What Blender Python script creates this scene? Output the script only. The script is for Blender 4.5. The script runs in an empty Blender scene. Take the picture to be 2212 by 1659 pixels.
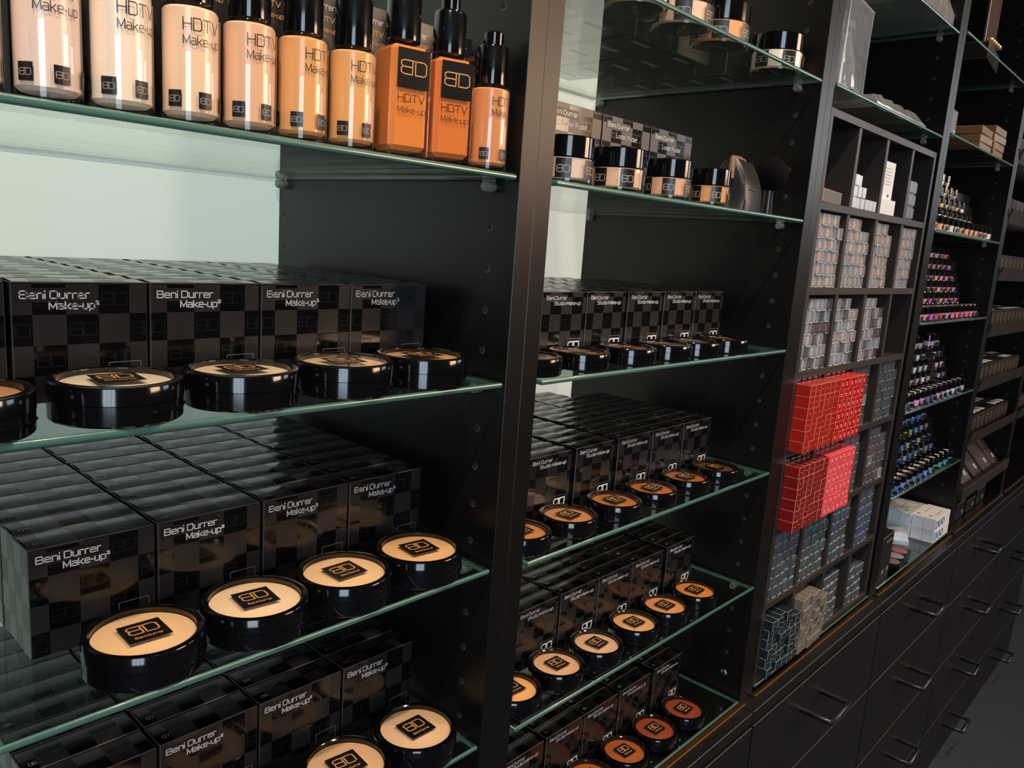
import bpy, math, random
from mathutils import Matrix, Vector

# ------------------------------------------------------------------ camera, world, lights, exposure
sc = bpy.context.scene
COL = sc.collection
rnd = random.Random(7)

cam_d = bpy.data.cameras.new('camera')
cam = bpy.data.objects.new('camera', cam_d)
COL.objects.link(cam)
R_ = Vector((0.6805, -0.7295, 0.0696)).normalized()
F_ = Vector((0.7278, 0.6617, -0.1804)).normalized()
R_ = (R_ - F_ * R_.dot(F_)).normalized()
U_ = R_.cross(F_)
m = Matrix((R_, U_, -F_)).transposed().to_4x4()
m.translation = Vector((-0.4436, -0.4100, 1.2401))
cam.matrix_world = m
cam_d.sensor_width = 36.0
cam_d.lens = 36.0 * 1706.68 / 2212
cam_d.clip_start = 0.01
cam_d.clip_end = 60
sc.camera = cam

sc.view_settings.view_transform = 'Standard'
sc.view_settings.look = 'None'
sc.view_settings.gamma = 1
sc.view_settings.exposure = 0.0
sc.view_settings.use_curve_mapping = False

w = bpy.data.worlds.new('shop_ambient')
sc.world = w
w.use_nodes = True
w.node_tree.nodes['Background'].inputs[0].default_value = (0.62, 0.72, 0.80, 1)
w.node_tree.nodes['Background'].inputs[1].default_value = 0.045

def area(name, loc, target, size, size_y, power, color, shape='RECTANGLE', spread=math.pi):
    l = bpy.data.lights.new(name, 'AREA')
    l.shape = shape
    l.size = size
    l.size_y = size_y
    l.energy = power
    l.color = color
    l.spread = spread
    o = bpy.data.objects.new(name, l)
    COL.objects.link(o)
    o.location = loc
    o.rotation_euler = (Vector(target) - Vector(loc)).to_track_quat('-Z', 'Y').to_euler()
    return o

# daylight through the shop window behind the camera, lit shop interior opposite, warm ceiling spots
for wx, wy in ((-2.66, -2.80), (-2.28, -3.0), (-1.90, -3.2)):
    area('window_daylight', (wx, wy, 1.50), (-0.1, 0.2, 1.35), 0.385, 2.3, 23, (0.70, 0.86, 1.0))
area('warm_shop_lighting', (3.1, -3.3, 2.15), (0.3, 0.0, 1.3), 1.5, 0.9, 70, (1.0, 0.66, 0.42))
area('cool_shop_lighting', (5.6, -2.3, 2.15), (0.8, 0.0, 1.3), 1.3, 0.9, 16, (0.85, 0.92, 1.0))
def spot(name, loc, target, power, radius=0.03, size=75, col=(1.0, 0.78, 0.56)):
    l = bpy.data.lights.new(name, 'SPOT')
    l.energy = power
    l.color = col
    l.shadow_soft_size = radius
    l.spot_size = math.radians(size)
    l.spot_blend = 0.7
    o = bpy.data.objects.new(name, l)
    COL.objects.link(o)
    o.location = loc
    o.rotation_euler = (Vector(target) - Vector(loc)).to_track_quat('-Z', 'Y').to_euler()
    return o
for i, (x, y, tx, pw) in enumerate([(-0.75, -0.62, -0.3, 80), (0.20, -0.62, 0.1, 50), (0.95, -0.75, 0.8, 40), (1.75, -0.8, 1.6, 44)]):
    spot('ceiling_spot', (x, y, 2.5), (tx, 0.05, 1.0), pw)

# ------------------------------------------------------------------ node helpers and materials
def lin(c):
    def f(v):
        v /= 255.0
        return v / 12.92 if v <= 0.04045 else ((v + 0.055) / 1.055) ** 2.4
    return (f(c[0]), f(c[1]), f(c[2]), 1)

def newmat(name):
    mt = bpy.data.materials.new(name)
    mt.use_nodes = True
    nt = mt.node_tree
    b = nt.nodes['Principled BSDF']
    return mt, nt, b

def noise_rough(nt, b, scale, lo, hi, bump=0.0, bump_scale=None):
    tc = nt.nodes.new('ShaderNodeTexCoord')
    n = nt.nodes.new('ShaderNodeTexNoise')
    n.inputs['Scale'].default_value = scale
    n.inputs['Detail'].default_value = 4
    nt.links.new(tc.outputs['Object'], n.inputs['Vector'])
    mr = nt.nodes.new('ShaderNodeMapRange')
    mr.inputs[3].default_value = lo
    mr.inputs[4].default_value = hi
    nt.links.new(n.outputs[0], mr.inputs[0])
    nt.links.new(mr.outputs[0], b.inputs['Roughness'])
    if bump:
        n2 = nt.nodes.new('ShaderNodeTexNoise')
        n2.inputs['Scale'].default_value = bump_scale or scale * 8
        nt.links.new(tc.outputs['Object'], n2.inputs['Vector'])
        bp = nt.nodes.new('ShaderNodeBump')
        bp.inputs['Strength'].default_value = bump
        bp.inputs['Distance'].default_value = 0.0005
        nt.links.new(n2.outputs[0], bp.inputs['Height'])
        nt.links.new(bp.outputs[0], b.inputs['Normal'])
    return tc, n

def solid(name, rgb, rough=0.4, metal=0.0, spec=0.5, noise=None, bump=0.0, coat=0.0, var=0.0, bump_scale=None):
    mt, nt, b = newmat(name)
    c = lin(rgb)
    b.inputs['Base Color'].default_value = c
    b.inputs['Roughness'].default_value = rough
    b.inputs['Metallic'].default_value = metal
    b.inputs['Specular IOR Level'].default_value = spec
    b.inputs['Coat Weight'].default_value = coat
    tc, n = noise_rough(nt, b, noise or 30, max(0.02, rough * 0.8), min(1, rough * 1.2), bump, bump_scale)
    if var:
        mx = nt.nodes.new('ShaderNodeMix')
        mx.data_type = 'RGBA'
        mx.inputs[6].default_value = tuple(v * (1 - var) for v in c[:3]) + (1,)
        mx.inputs[7].default_value = tuple(min(1, v * (1 + var)) for v in c[:3]) + (1,)
        nt.links.new(n.outputs[0], mx.inputs[0])
        nt.links.new(mx.outputs[2], b.inputs['Base Color'])
    return mt

def thinglass(name, tint=(1, 1, 1), rough=0.02, refl=1.0, haze=0.0, hazecol=(0.8, 0.85, 0.9), ior=1.5):
    """clear sheet: transparent with a fresnel gloss, optional milky haze of the plastic itself"""
    mt = bpy.data.materials.new(name)
    mt.use_nodes = True
    nt = mt.node_tree
    nt.nodes.clear()
    out = nt.nodes.new('ShaderNodeOutputMaterial')
    tr = nt.nodes.new('ShaderNodeBsdfTransparent')
    tr.inputs[0].default_value = (*tint, 1)
    gl = nt.nodes.new('ShaderNodeBsdfGlossy')
    gl.inputs['Roughness'].default_value = rough
    gl.inputs[0].default_value = (refl, refl, refl, 1)
    fr = nt.nodes.new('ShaderNodeFresnel')
    fr.inputs[0].default_value = ior
    geo = nt.nodes.new('ShaderNodeNewGeometry')
    vf = nt.nodes.new('ShaderNodeMix')      # keep the outside index of refraction on back faces too
    vf.data_type = 'FLOAT'
    vf.inputs[2].default_value = ior
    vf.inputs[3].default_value = 1.0 / ior
    nt.links.new(geo.outputs['Backfacing'], vf.inputs[0])
    nt.links.new(vf.outputs[0], fr.inputs[0])
    mx = nt.nodes.new('ShaderNodeMixShader')
    nt.links.new(fr.outputs[0], mx.inputs[0])
    nt.links.new(tr.outputs[0], mx.inputs[1])
    nt.links.new(gl.outputs[0], mx.inputs[2])
    last = mx
    if haze:
        df = nt.nodes.new('ShaderNodeBsdfPrincipled')
        df.inputs['Base Color'].default_value = (*hazecol, 1)
        df.inputs['Roughness'].default_value = 0.25
        tcn = nt.nodes.new('ShaderNodeTexCoord')
        nz = nt.nodes.new('ShaderNodeTexNoise')
        nz.inputs['Scale'].default_value = 60
        nt.links.new(tcn.outputs['Object'], nz.inputs['Vector'])
        mr = nt.nodes.new('ShaderNodeMapRange')
        mr.inputs[3].default_value = haze * 0.5
        mr.inputs[4].default_value = min(1, haze * 1.5)
        nt.links.new(nz.outputs[0], mr.inputs[0])
        m2 = nt.nodes.new('ShaderNodeMixShader')
        nt.links.new(mr.outputs[0], m2.inputs[0])
        nt.links.new(mx.outputs[0], m2.inputs[1])
        nt.links.new(df.outputs[0], m2.inputs[2])
        last = m2
    nt.links.new(last.outputs[0], out.inputs[0])
    return mt

def checker_card(name, sq, dark, light, off=(0, 0, 0)):
    """printed carton: squares of gloss black and satin charcoal, ring marks in the black squares"""
    mt, nt, b = newmat(name)
    N, L = nt.nodes, nt.links
    tc = N.new('ShaderNodeTexCoord')
    mp = N.new('ShaderNodeMapping')
    mp.inputs['Location'].default_value = off
    mp.inputs['Scale'].default_value = (1 / sq, 1 / sq, 1 / sq)
    L.new(tc.outputs['Object'], mp.inputs['Vector'])
    ck = N.new('ShaderNodeTexChecker')
    ck.inputs['Scale'].default_value = 1.0
    ck.inputs['Color1'].default_value = (1, 1, 1, 1)
    ck.inputs['Color2'].default_value = (0, 0, 0, 1)
    L.new(mp.outputs[0], ck.inputs['Vector'])
    sp = N.new('ShaderNodeSeparateXYZ')
    L.new(mp.outputs[0], sp.inputs[0])
    def M(op, a, bb=None, clamp=False):
        n = N.new('ShaderNodeMath')
        n.operation = op
        n.use_clamp = clamp
        for i, v in enumerate((a, bb)):
            if v is None:
                continue
            if isinstance(v, (int, float)):
                n.inputs[i].default_value = v
            else:
                L.new(v, n.inputs[i])
        return n.outputs[0]
    u = M('FRACT', sp.outputs[0])
    v = M('FRACT', sp.outputs[2])
    def ring(cx, cz, hx, hz, wd):
        dx = M('SUBTRACT', M('ABSOLUTE', M('SUBTRACT', u, cx)), hx)
        dz = M('SUBTRACT', M('ABSOLUTE', M('SUBTRACT', v, cz)), hz)
        d = M('ABSOLUTE', M('MAXIMUM', dx, dz))
        return M('LESS_THAN', d, wd)
    lg = M('MAXIMUM', ring(0.29, 0.60, 0.19, 0.10, 0.024), ring(0.29, 0.40, 0.19, 0.10, 0.024))
    lg = M('MAXIMUM', lg, ring(0.72, 0.50, 0.20, 0.20, 0.024))
    fac = ck.outputs['Fac']
    inv = M('SUBTRACT', 1.0, fac)
    lgm = M('MULTIPLY', lg, inv)
    amt = M('ADD', fac, M('MULTIPLY', lgm, 0.35), clamp=True)
    mx = N.new('ShaderNodeMix')
    mx.data_type = 'RGBA'
    mx.inputs[6].default_value = lin(dark)
    mx.inputs[7].default_value = lin(light)
    L.new(amt, mx.inputs[0])
    L.new(mx.outputs[2], b.inputs['Base Color'])
    rg = M('ADD', M('MULTIPLY', amt, 0.20), 0.10)
    L.new(rg, b.inputs['Roughness'])
    return mt

MAT = {}
MAT['panel'] = solid('black_laminate', (12, 12, 12), 0.34, spec=0.34, noise=6, bump=0.05, bump_scale=900)
MAT['insert'] = solid('dark_brown_laminate', (40, 35, 34), 0.45, noise=8, bump=0.05, bump_scale=900)
MAT['drawer'] = solid('black_brown_laminate', (9, 10, 13), 0.42, noise=5, bump=0.05, bump_scale=900)
MAT['hole'] = solid('drill_hole_dark', (6, 6, 6), 0.8)
MAT['holerim_glint'] = solid('drill_hole_rim_glint', (62, 60, 56), 0.35)  # grey tone paints the glint caught on the hole's edge
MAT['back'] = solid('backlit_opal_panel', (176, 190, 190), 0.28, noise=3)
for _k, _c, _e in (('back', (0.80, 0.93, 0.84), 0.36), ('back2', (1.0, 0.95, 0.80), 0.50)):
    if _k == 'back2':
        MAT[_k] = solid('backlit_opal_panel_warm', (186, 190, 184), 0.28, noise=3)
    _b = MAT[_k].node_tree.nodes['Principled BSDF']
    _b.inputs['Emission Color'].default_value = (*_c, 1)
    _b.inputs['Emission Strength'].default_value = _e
MAT['brass'] = solid('brass_trim', (112, 80, 38), 0.42, metal=1.0)
MAT['floor'] = solid('dark_carpet', (48, 56, 72), 0.9, noise=40, bump=0.6, var=0.25, bump_scale=1200)
MAT['wall'] = solid('shop_wall_paint', (120, 118, 112), 0.7)
MAT['ceil'] = solid('ceiling_paint', (150, 148, 142), 0.8)
MAT['glass'] = thinglass('shelf_glass_face', (0.90, 0.955, 0.92), 0.015)
MAT['glassedge'] = solid('shelf_glass_edge_green', (66, 108, 100), 0.25, spec=1.0)
_b = MAT['glassedge'].node_tree.nodes['Principled BSDF']
_b.inputs['Transmission Weight'].default_value = 0.15
_b.inputs['Coat Weight'].default_value = 0.5
MAT['clear'] = thinglass('clear_glass', (0.97, 0.98, 0.98), 0.015)
MAT['window'] = thinglass('lid_window_plastic', (0.95, 0.95, 0.94), 0.03, refl=0.55)
MAT['plastic'] = thinglass('clear_plastic_case', (0.88, 0.91, 0.93), 0.10, haze=0.24, hazecol=(0.60, 0.65, 0.74))
MAT['plastic_shaded'] = thinglass('shaded_plastic_case', (0.80, 0.85, 0.88), 0.10, haze=0.10, hazecol=(0.34, 0.42, 0.50))  # same clear plastic, darkened to paint the shade inside the lower cubbies
MAT['casehaze'] = thinglass('grey_clear_case_wall', (0.85, 0.88, 0.90), 0.05, haze=0.20, hazecol=(0.55, 0.58, 0.64))
MAT['rim'] = solid('clear_case_rim', (210, 216, 216), 0.15, spec=1.0)
MAT['rim'].node_tree.nodes['Principled BSDF'].inputs['Transmission Weight'].default_value = 0.2
MAT['pouch'] = thinglass('clear_crinkled_plastic', (0.70, 0.74, 0.73), 0.11, haze=0.26, hazecol=(0.62, 0.63, 0.64), ior=2.6)
MAT['frost'] = thinglass('frosted_bag_plastic', (0.9, 0.92, 0.95), 0.2, haze=0.6, hazecol=(0.7, 0.72, 0.76))
MAT['acrylic'] = solid('acrylic_peg', (205, 212, 205), 0.12, spec=0.9)
MAT['acrylic'].node_tree.nodes['Principled BSDF'].inputs['Transmission Weight'].default_value = 0.75
MAT['gloss'] = solid('black_gloss_plastic', (7, 7, 9), 0.10, spec=0.6, noise=12)
MAT['satin'] = solid('black_satin_plastic', (12, 12, 13), 0.25)
MAT['ink'] = solid('black_ink', (14, 13, 14), 0.35)
MAT['goldink'] = solid('gold_ink', (206, 152, 92), 0.4)
MAT['inklight'] = solid('pale_ink', (150, 142, 138), 0.4)
MAT['white'] = solid('white_print', (226, 228, 232), 0.45)
MAT['silver'] = solid('silver_print', (200, 202, 208), 0.35)
MAT['card'] = solid('charcoal_card', (30, 29, 31), 0.3)
MAT['cardlip'] = solid('worn_card_edge', (70, 66, 62), 0.5)
MAT['mk2'] = checker_card('checkered_carton_gloss', 0.0172, (7, 7, 8), (31, 29, 31), (0.5, 0.25, 0.1))
MAT['studio'] = checker_card('checkered_carton_satin', 0.0160, (7, 7, 8), (26, 25, 27), (0.3, 0.2, 0.2))
MAT['handle'] = solid('dark_metal_handle', (58, 60, 64), 0.3, metal=0.8, noise=50)
MAT['steel'] = solid('brushed_dark_steel', (120, 115, 115), 0.32, metal=1.0, noise=50)
MAT['leather'] = solid('black_faux_leather', (34, 32, 32), 0.36, noise=80, bump=0.1, bump_scale=1500)
MAT['zip'] = solid('brown_zip_tape', (112, 88, 72), 0.6, noise=300, bump=0.6, bump_scale=2500)
MAT['bristle'] = solid('black_bristles', (5, 4, 6), 1.0, spec=0.1, noise=200, bump=1.0, bump_scale=2500)
MAT['redA'] = solid('brick_red_card', (156, 28, 20), 0.3)
MAT['redB'] = solid('bright_red_card', (180, 14, 16), 0.3)
MAT['redC'] = solid('dark_red_card', (118, 17, 22), 0.3)
MAT['pink'] = solid('coral_pink_card', (224, 70, 86), 0.3)
MAT['teal'] = solid('dark_teal_card', (22, 36, 42), 0.3)
MAT['grey'] = solid('taupe_grey_card', (104, 98, 88), 0.35)
MAT['cream'] = solid('cream_card_edge', (206, 150, 120), 0.5)
MAT['greyedge'] = solid('grey_card_edge', (160, 160, 158), 0.5)
MAT['blister'] = solid('dim_blister_window', (84, 80, 80), 0.2)
MAT['whitecard'] = solid('white_card', (222, 224, 230), 0.5)
MAT['blueprint'] = solid('blue_print', (12, 100, 182), 0.6, spec=0.1)
MAT['labelw'] = solid('white_top_label', (236, 240, 250), 0.25)
MAT['goldbox'] = solid('gold_brown_card', (112, 84, 58), 0.3)
MAT['goldrim'] = solid('gold_foil_edge', (196, 156, 92), 0.3, metal=0.7)
MAT['palette'] = solid('brown_palette_case', (72, 50, 40), 0.25)
MAT['mirror'] = solid('palette_window', (118, 116, 120), 0.15, metal=0.6)

def powder(rgb):
    k = 'powder_%d_%d_%d' % rgb
    if k not in MAT:
        MAT[k] = solid(k, rgb, 0.75, noise=400, bump=0.15, bump_scale=3000)
    return MAT[k]

def liquid(rgb):
    k = 'liquid_%d_%d_%d' % rgb
    if k not in MAT:
        MAT[k] = solid(k, rgb, 0.2, noise=6, var=0.04)
    return MAT[k]

# ------------------------------------------------------------------ mesh builder
class MB:
    def __init__(s):
        s.v, s.f, s.mi, s.sm, s.mats = [], [], [], [], []
    def mat(s, m):
        if m not in s.mats:
            s.mats.append(m)
        return s.mats.index(m)
    def add(s, vs, fs, m, smooth=False, fn=None):
        n = len(s.v)
        s.v += [tuple(fn(*p)) if fn else tuple(p) for p in vs]
        k = s.mat(m)
        for f in fs:
            s.f.append([i + n for i in f])
            s.mi.append(k)
            s.sm.append(smooth)
    def box(s, x0, x1, y0, y1, z0, z1, m, b=0.0, em=None, fn=None, skip=''):
        if b <= 0:
            vs = [(x, y, z) for x in (x0, x1) for y in (y0, y1) for z in (z0, z1)]
            F = {'-x': (0, 1, 3, 2), '+x': (4, 6, 7, 5), '-y': (0, 4, 5, 1), '+y': (2, 3, 7, 6), '-z': (0, 2, 6, 4), '+z': (1, 5, 7, 3)}
            s.add(vs, [F[k] for k in F if k not in skip.split()], m, fn=fn)
            return
        X, Y, Z = (x0, x1), (y0, y1), (z0, z1)
        ids, vs = {}, []
        for i in (0, 1):
            for j in (0, 1):
                for k in (0, 1):
                    sx, sy, sz = (1, -1)[i], (1, -1)[j], (1, -1)[k]
                    for ax in range(3):
                        p = [X[i] + (0 if ax == 0 else b * sx), Y[j] + (0 if ax == 1 else b * sy), Z[k] + (0 if ax == 2 else b * sz)]
                        ids[(i, j, k, ax)] = len(vs)
                        vs.append(p)
        fs, es = [], []
        cyc = lambda l: [l[0], l[1], l[3], l[2]]
        for i in (0, 1):
            q = cyc([ids[(i, j, k, 0)] for j in (0, 1) for k in (0, 1)]); fs.append(q if i else q[::-1])
            q = cyc([ids[(k, i, j, 1)] for j in (0, 1) for k in (0, 1)]); fs.append(q if i else q[::-1])
            q = cyc([ids[(j, k, i, 2)] for j in (0, 1) for k in (0, 1)]); fs.append(q if i else q[::-1])
        for a in (0, 1):
            for c in (0, 1):
                q = [ids[(a, c, 0, 0)], ids[(a, c, 1, 0)], ids[(a, c, 1, 1)], ids[(a, c, 0, 1)]]
                es.append(q if a != c else q[::-1])
                q = [ids[(a, 0, c, 0)], ids[(a, 0, c, 2)], ids[(a, 1, c, 2)], ids[(a, 1, c, 0)]]
                es.append(q if a != c else q[::-1])
                q = [ids[(0, a, c, 1)], ids[(1, a, c, 1)], ids[(1, a, c, 2)], ids[(0, a, c, 2)]]
                es.append(q if a != c else q[::-1])
                for d in (0, 1):
                    q = [ids[(a, c, d, 0)], ids[(a, c, d, 1)], ids[(a, c, d, 2)]]
                    es.append(q)
        s.add(vs, fs, m, fn=fn)
        s.add(vs, es, em or m, fn=fn)
    def lathe(s, prof, m, seg=40, cx=0, cy=0, smooth=True, a0=0.0, a1=2 * math.pi, cap0=False, cap1=False, fn=None):
        full = abs(a1 - a0 - 2 * math.pi) < 1e-6
        n = seg if full else seg + 1
        vs, fs = [], []
        for r, z in prof:
            for i in range(n):
                a = a0 + (a1 - a0) * i / seg
                vs.append((cx + r * math.cos(a), cy + r * math.sin(a), z))
        for j in range(len(prof) - 1):
            for i in range(seg):
                i2 = (i + 1) % n
                fs.append((j * n + i, j * n + i2, (j + 1) * n + i2, (j + 1) * n + i))
        if cap0:
            fs.append(tuple(range(n))[::-1])
        if cap1:
            fs.append(tuple((len(prof) - 1) * n + i for i in range(n)))
        s.add(vs, fs, m, smooth, fn)
    def tube(s, pts, r, m, seg=10):
        pts = [Vector(p) for p in pts]
        vs, fs = [], []
        up = Vector((0, 0, 1))
        for i, p in enumerate(pts):
            d = (pts[min(i + 1, len(pts) - 1)] - pts[max(i - 1, 0)]).normalized()
            a = d.cross(up)
            if a.length < 1e-3:
                a = d.cross(Vector((0, 1, 0)))
            a.normalize()
            b = a.cross(d)
            for k in range(seg):
                t = 2 * math.pi * k / seg
                vs.append(tuple(p + (a * math.cos(t) + b * math.sin(t)) * r))
        for i in range(len(pts) - 1):
            for k in range(seg):
                fs.append((i * seg + k, (i + 1) * seg + k, (i + 1) * seg + (k + 1) % seg, i * seg + (k + 1) % seg))
        fs.append(tuple(range(seg))[::-1])
        fs.append(tuple((len(pts) - 1) * seg + k for k in range(seg)))
        s.add(vs, fs, m, True)
    def shape2d(s, vs, fs, m, fn):
        s.add([(x, y, 0) for x, y in vs], fs, m, fn=lambda x, y, z: fn(x, y))
    def rect2d(s, x0, x1, z0, z1, m, fn, nx=1):
        vs = [(x0 + (x1 - x0) * i / nx, z) for z in (z0, z1) for i in range(nx + 1)]
        fs = [(i, i + 1, nx + 2 + i, nx + 1 + i) for i in range(nx)]
        s.shape2d(vs, fs, m, fn)
    def ribbon(s, pts, wd, m, fn, sub=1):
        for (xa, ya), (xb, yb) in zip(pts[:-1], pts[1:]):
            L = math.hypot(xb - xa, yb - ya) or 1e-9
            dx, dy = (xb - xa) / L, (yb - ya) / L
            e = wd * 0.45
            xa2, ya2, xb2, yb2 = xa - dx * e, ya - dy * e, xb + dx * e, yb + dy * e
            nx_, ny_ = -dy * wd / 2, dx * wd / 2
            vs, fs = [], []
            for i in range(sub + 1):
                t = i / sub
                x, y = xa2 + (xb2 - xa2) * t, ya2 + (yb2 - ya2) * t
                vs += [(x - nx_, y - ny_), (x + nx_, y + ny_)]
            for i in range(sub):
                fs.append((2 * i, 2 * i + 2, 2 * i + 3, 2 * i + 1))
            s.shape2d(vs, fs, m, fn)
    def mesh(s, name, sharp=35):
        me = bpy.data.meshes.new(name)
        me.from_pydata(s.v, [], s.f)
        for mt in s.mats:
            me.materials.append(mt)
        me.polygons.foreach_set('material_index', s.mi)
        me.polygons.foreach_set('use_smooth', s.sm)
        me.update()
        if any(s.sm):
            me.set_sharp_from_angle(angle=math.radians(sharp))
        return me
    def build(s, name, parent=None, loc=None):
        o = bpy.data.objects.new(name, s.mesh(name))
        COL.objects.link(o)
        if loc:
            o.location = loc
        if parent:
            o.parent = parent
        return o

def empty(name, loc=(0, 0, 0), rz=0.0):
    o = bpy.data.objects.new(name, None)
    COL.objects.link(o)
    o.location = loc
    o.rotation_euler = (0, 0, rz)
    o.empty_display_size = 0.01
    return o

def tag(o, label=None, cat=None, group=None, kind=None):
    if label:
        o['label'] = label
    if cat:
        o['category'] = cat
    if group:
        o['group'] = group
    if kind:
        o['kind'] = kind
    return o

def ob(name, me, parent=None):
    o = bpy.data.objects.new(name, me)
    COL.objects.link(o)
    if parent:
        o.parent = parent
    return o

ORD = ['first', 'second', 'third', 'fourth', 'fifth', 'sixth', 'seventh', 'eighth', 'ninth', 'tenth', 'eleventh', 'twelfth', 'thirteenth', 'fourteenth']

# text outlines -> flat 2d shapes, cached
_TX = {}
def text2d(body):
    if body in _TX:
        return _TX[body]
    c = bpy.data.curves.new('tmp', 'FONT')
    c.body = body
    c.resolution_u = 2
    c.space_character = 1.06
    o = bpy.data.objects.new('tmp', c)
    COL.objects.link(o)
    bpy.context.view_layer.update()
    me = bpy.data.meshes.new_from_object(o.evaluated_get(bpy.context.evaluated_depsgraph_get()))
    vs = [(v.co.x, v.co.y) for v in me.vertices]
    fs = [tuple(p.vertices) for p in me.polygons]
    x0 = min(v[0] for v in vs)
    x1 = max(v[0] for v in vs)
    vs = [((x - x0) / (x1 - x0), y / 0.70) for x, y in vs]    # width 1, cap height ~1, baseline 0
    bpy.data.objects.remove(o)
    bpy.data.curves.remove(c)
    bpy.data.meshes.remove(me)
    _TX[body] = (vs, fs)
    return _TX[body]

def put_text(mb, body, x0, z0, wd, hg, m, fn, slant=0.0):
    vs, fs = text2d(body)
    mb.shape2d([(x0 + x * wd + y * hg * slant, z0 + y * hg) for x, y in vs], fs, m, fn)

LOGO = [[(0.45, 0.92), (0.12, 0.92), (0.02, 0.82), (0.02, 0.62), (0.10, 0.52), (0.45, 0.52)],
        [(0.45, 0.92), (0.45, 0.08), (0.12, 0.08), (0.02, 0.18), (0.02, 0.42), (0.10, 0.52)],
        [(0.56, 0.92), (0.88, 0.92), (0.98, 0.80), (0.98, 0.20), (0.88, 0.08), (0.56, 0.08), (0.56, 0.92)], [(0.45, 0.92), (0.56, 0.92)]]
LOGO_CUT = [[(0.45, 0.05), (0.45, 0.92), (0.12, 0.92), (0.02, 0.74), (0.02, 0.50), (0.10, 0.40), (0.45, 0.40)],
            [(0.56, 0.05), (0.56, 0.92), (0.98, 0.92), (0.98, 0.36), (0.88, 0.14), (0.68, 0.05)], [(0.45, 0.92), (0.56, 0.92)]]
def put_logo(mb, x0, z0, wd, hg, m, fn, t=0.1, sub=1, form=None):
    for pl in (form or LOGO):
        mb.ribbon([(x0 + x * wd, z0 + z * hg) for x, z in pl], t * hg, m, fn, sub)

# wide squared single-line lettering, cap height 1
GL = {
 'B': (0.95, [[(0, 0), (0, 1), (.80, 1), (.90, .90), (.90, .62), (.80, .52), (0, .52)], [(.80, .52), (.95, .42), (.95, .10), (.85, 0), (0, 0)]]),
 'D': (0.98, [[(0, 0), (0, 1), (.80, 1), (.98, .85), (.98, .15), (.80, 0), (0, 0)]]),
 'e': (0.78, [[(0, .38), (.78, .38), (.78, .60), (.66, .72), (.12, .72), (0, .60), (0, .12), (.12, 0), (.78, 0)]]),
 'n': (0.74, [[(0, 0), (0, .72), (.62, .72), (.74, .60), (.74, 0)]]),
 'i': (0.0, [[(0, 0), (0, .60)], [(0, .94), (0, 1.02)]]),
 'u': (0.74, [[(0, .72), (0, .12), (.12, 0), (.74, 0)], [(.74, .72), (.74, 0)]]),
 'r': (0.50, [[(0, 0), (0, .72), (.50, .72)]]),
 'M': (1.10, [[(0, 0), (0, 1), (.55, .12), (1.10, 1), (1.10, 0)]]),
 'a': (0.76, [[(.05, .72), (.64, .72), (.76, .60), (.76, 0), (.12, 0), (0, .10), (0, .30), (.12, .40), (.76, .40)]]),
 'k': (0.76, [[(0, 0), (0, 1)], [(0, .34), (.25, .34), (.72, .72)], [(.25, .34), (.76, 0)]]),
 '-': (0.34, [[(0, .36), (.34, .36)]]),
 'p': (0.78, [[(0, -.28), (0, .72), (.66, .72), (.78, .60), (.78, .12), (.66, 0), (0, 0)]]),
 '\u00b2': (0.42, [[(0, 1.05), (.42, 1.05), (.42, .86), (0, .70), (0, .62), (.42, .62)]]),
 'S': (0.94, [[(.90, 1), (.12, 1), (0, .90), (0, .62), (.12, .52), (.82, .52), (.94, .42), (.94, .10), (.82, 0), (0, 0)]]),
 't': (0.46, [[(.12, 1), (.12, .10), (.22, 0), (.46, 0)], [(0, .72), (.46, .72)]]),
 'd': (0.76, [[(.76, 1), (.76, 0), (.12, 0), (0, .12), (0, .60), (.12, .72), (.76, .72)]]),
 'o': (0.78, [[(.12, 0), (0, .12), (0, .60), (.12, .72), (.66, .72), (.78, .60), (.78, .12), (.66, 0), (.12, 0)]]),
 's': (0.72, [[(.70, .72), (.10, .72), (0, .62), (0, .46), (.10, .38), (.62, .38), (.72, .28), (.72, .08), (.62, 0), (0, 0)]]),
 'H': (0.98, [[(0, 0), (0, 1)], [(.98, 0), (.98, 1)], [(0, .5), (.98, .5)]]),
 'T': (0.98, [[(0, 1), (.98, 1)], [(.49, 0), (.49, 1)]]),
 'V': (1.00, [[(0, 1), (.5, 0), (1.0, 1)]]),
 'L': (0.70, [[(0, 1), (0, 0), (.70, 0)]]),
 'P': (0.90, [[(0, 0), (0, 1), (.80, 1), (.90, .90), (.90, .52), (.80, .42), (0, .42)]]),
 '0': (0.78, [[(.12, 0), (0, .12), (0, .88), (.12, 1), (.66, 1), (.78, .88), (.78, .12), (.66, 0), (.12, 0)]]),
 '1': (0.30, [[(0, .80), (.28, 1), (.28, 0)]]),
 '2': (0.78, [[(0, 1), (.70, 1), (.78, .9), (.78, .6), (0, .2), (0, 0), (.78, 0)]]),
 '3': (0.78, [[(0, 1), (.78, 1), (.78, 0), (0, 0)], [(.1, .52), (.78, .52)]]),
 '4': (0.78, [[(.60, 0), (.60, 1), (0, .3), (.78, .3)]]),
 '6': (0.78, [[(.72, 1), (.1, 1), (0, .9), (0, 0), (.78, 0), (.78, .55), (0, .55)]]),
 '7': (0.78, [[(0, 1), (.78, 1), (.35, 0)]]),
 '8': (0.78, [[(0, 0), (0, 1), (.78, 1), (.78, 0), (0, 0)], [(0, .52), (.78, .52)]]),
 '9': (0.78, [[(.05, 0), (.78, 0), (.78, 1), (0, 1), (0, .48), (.78, .48)]]),
}
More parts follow.
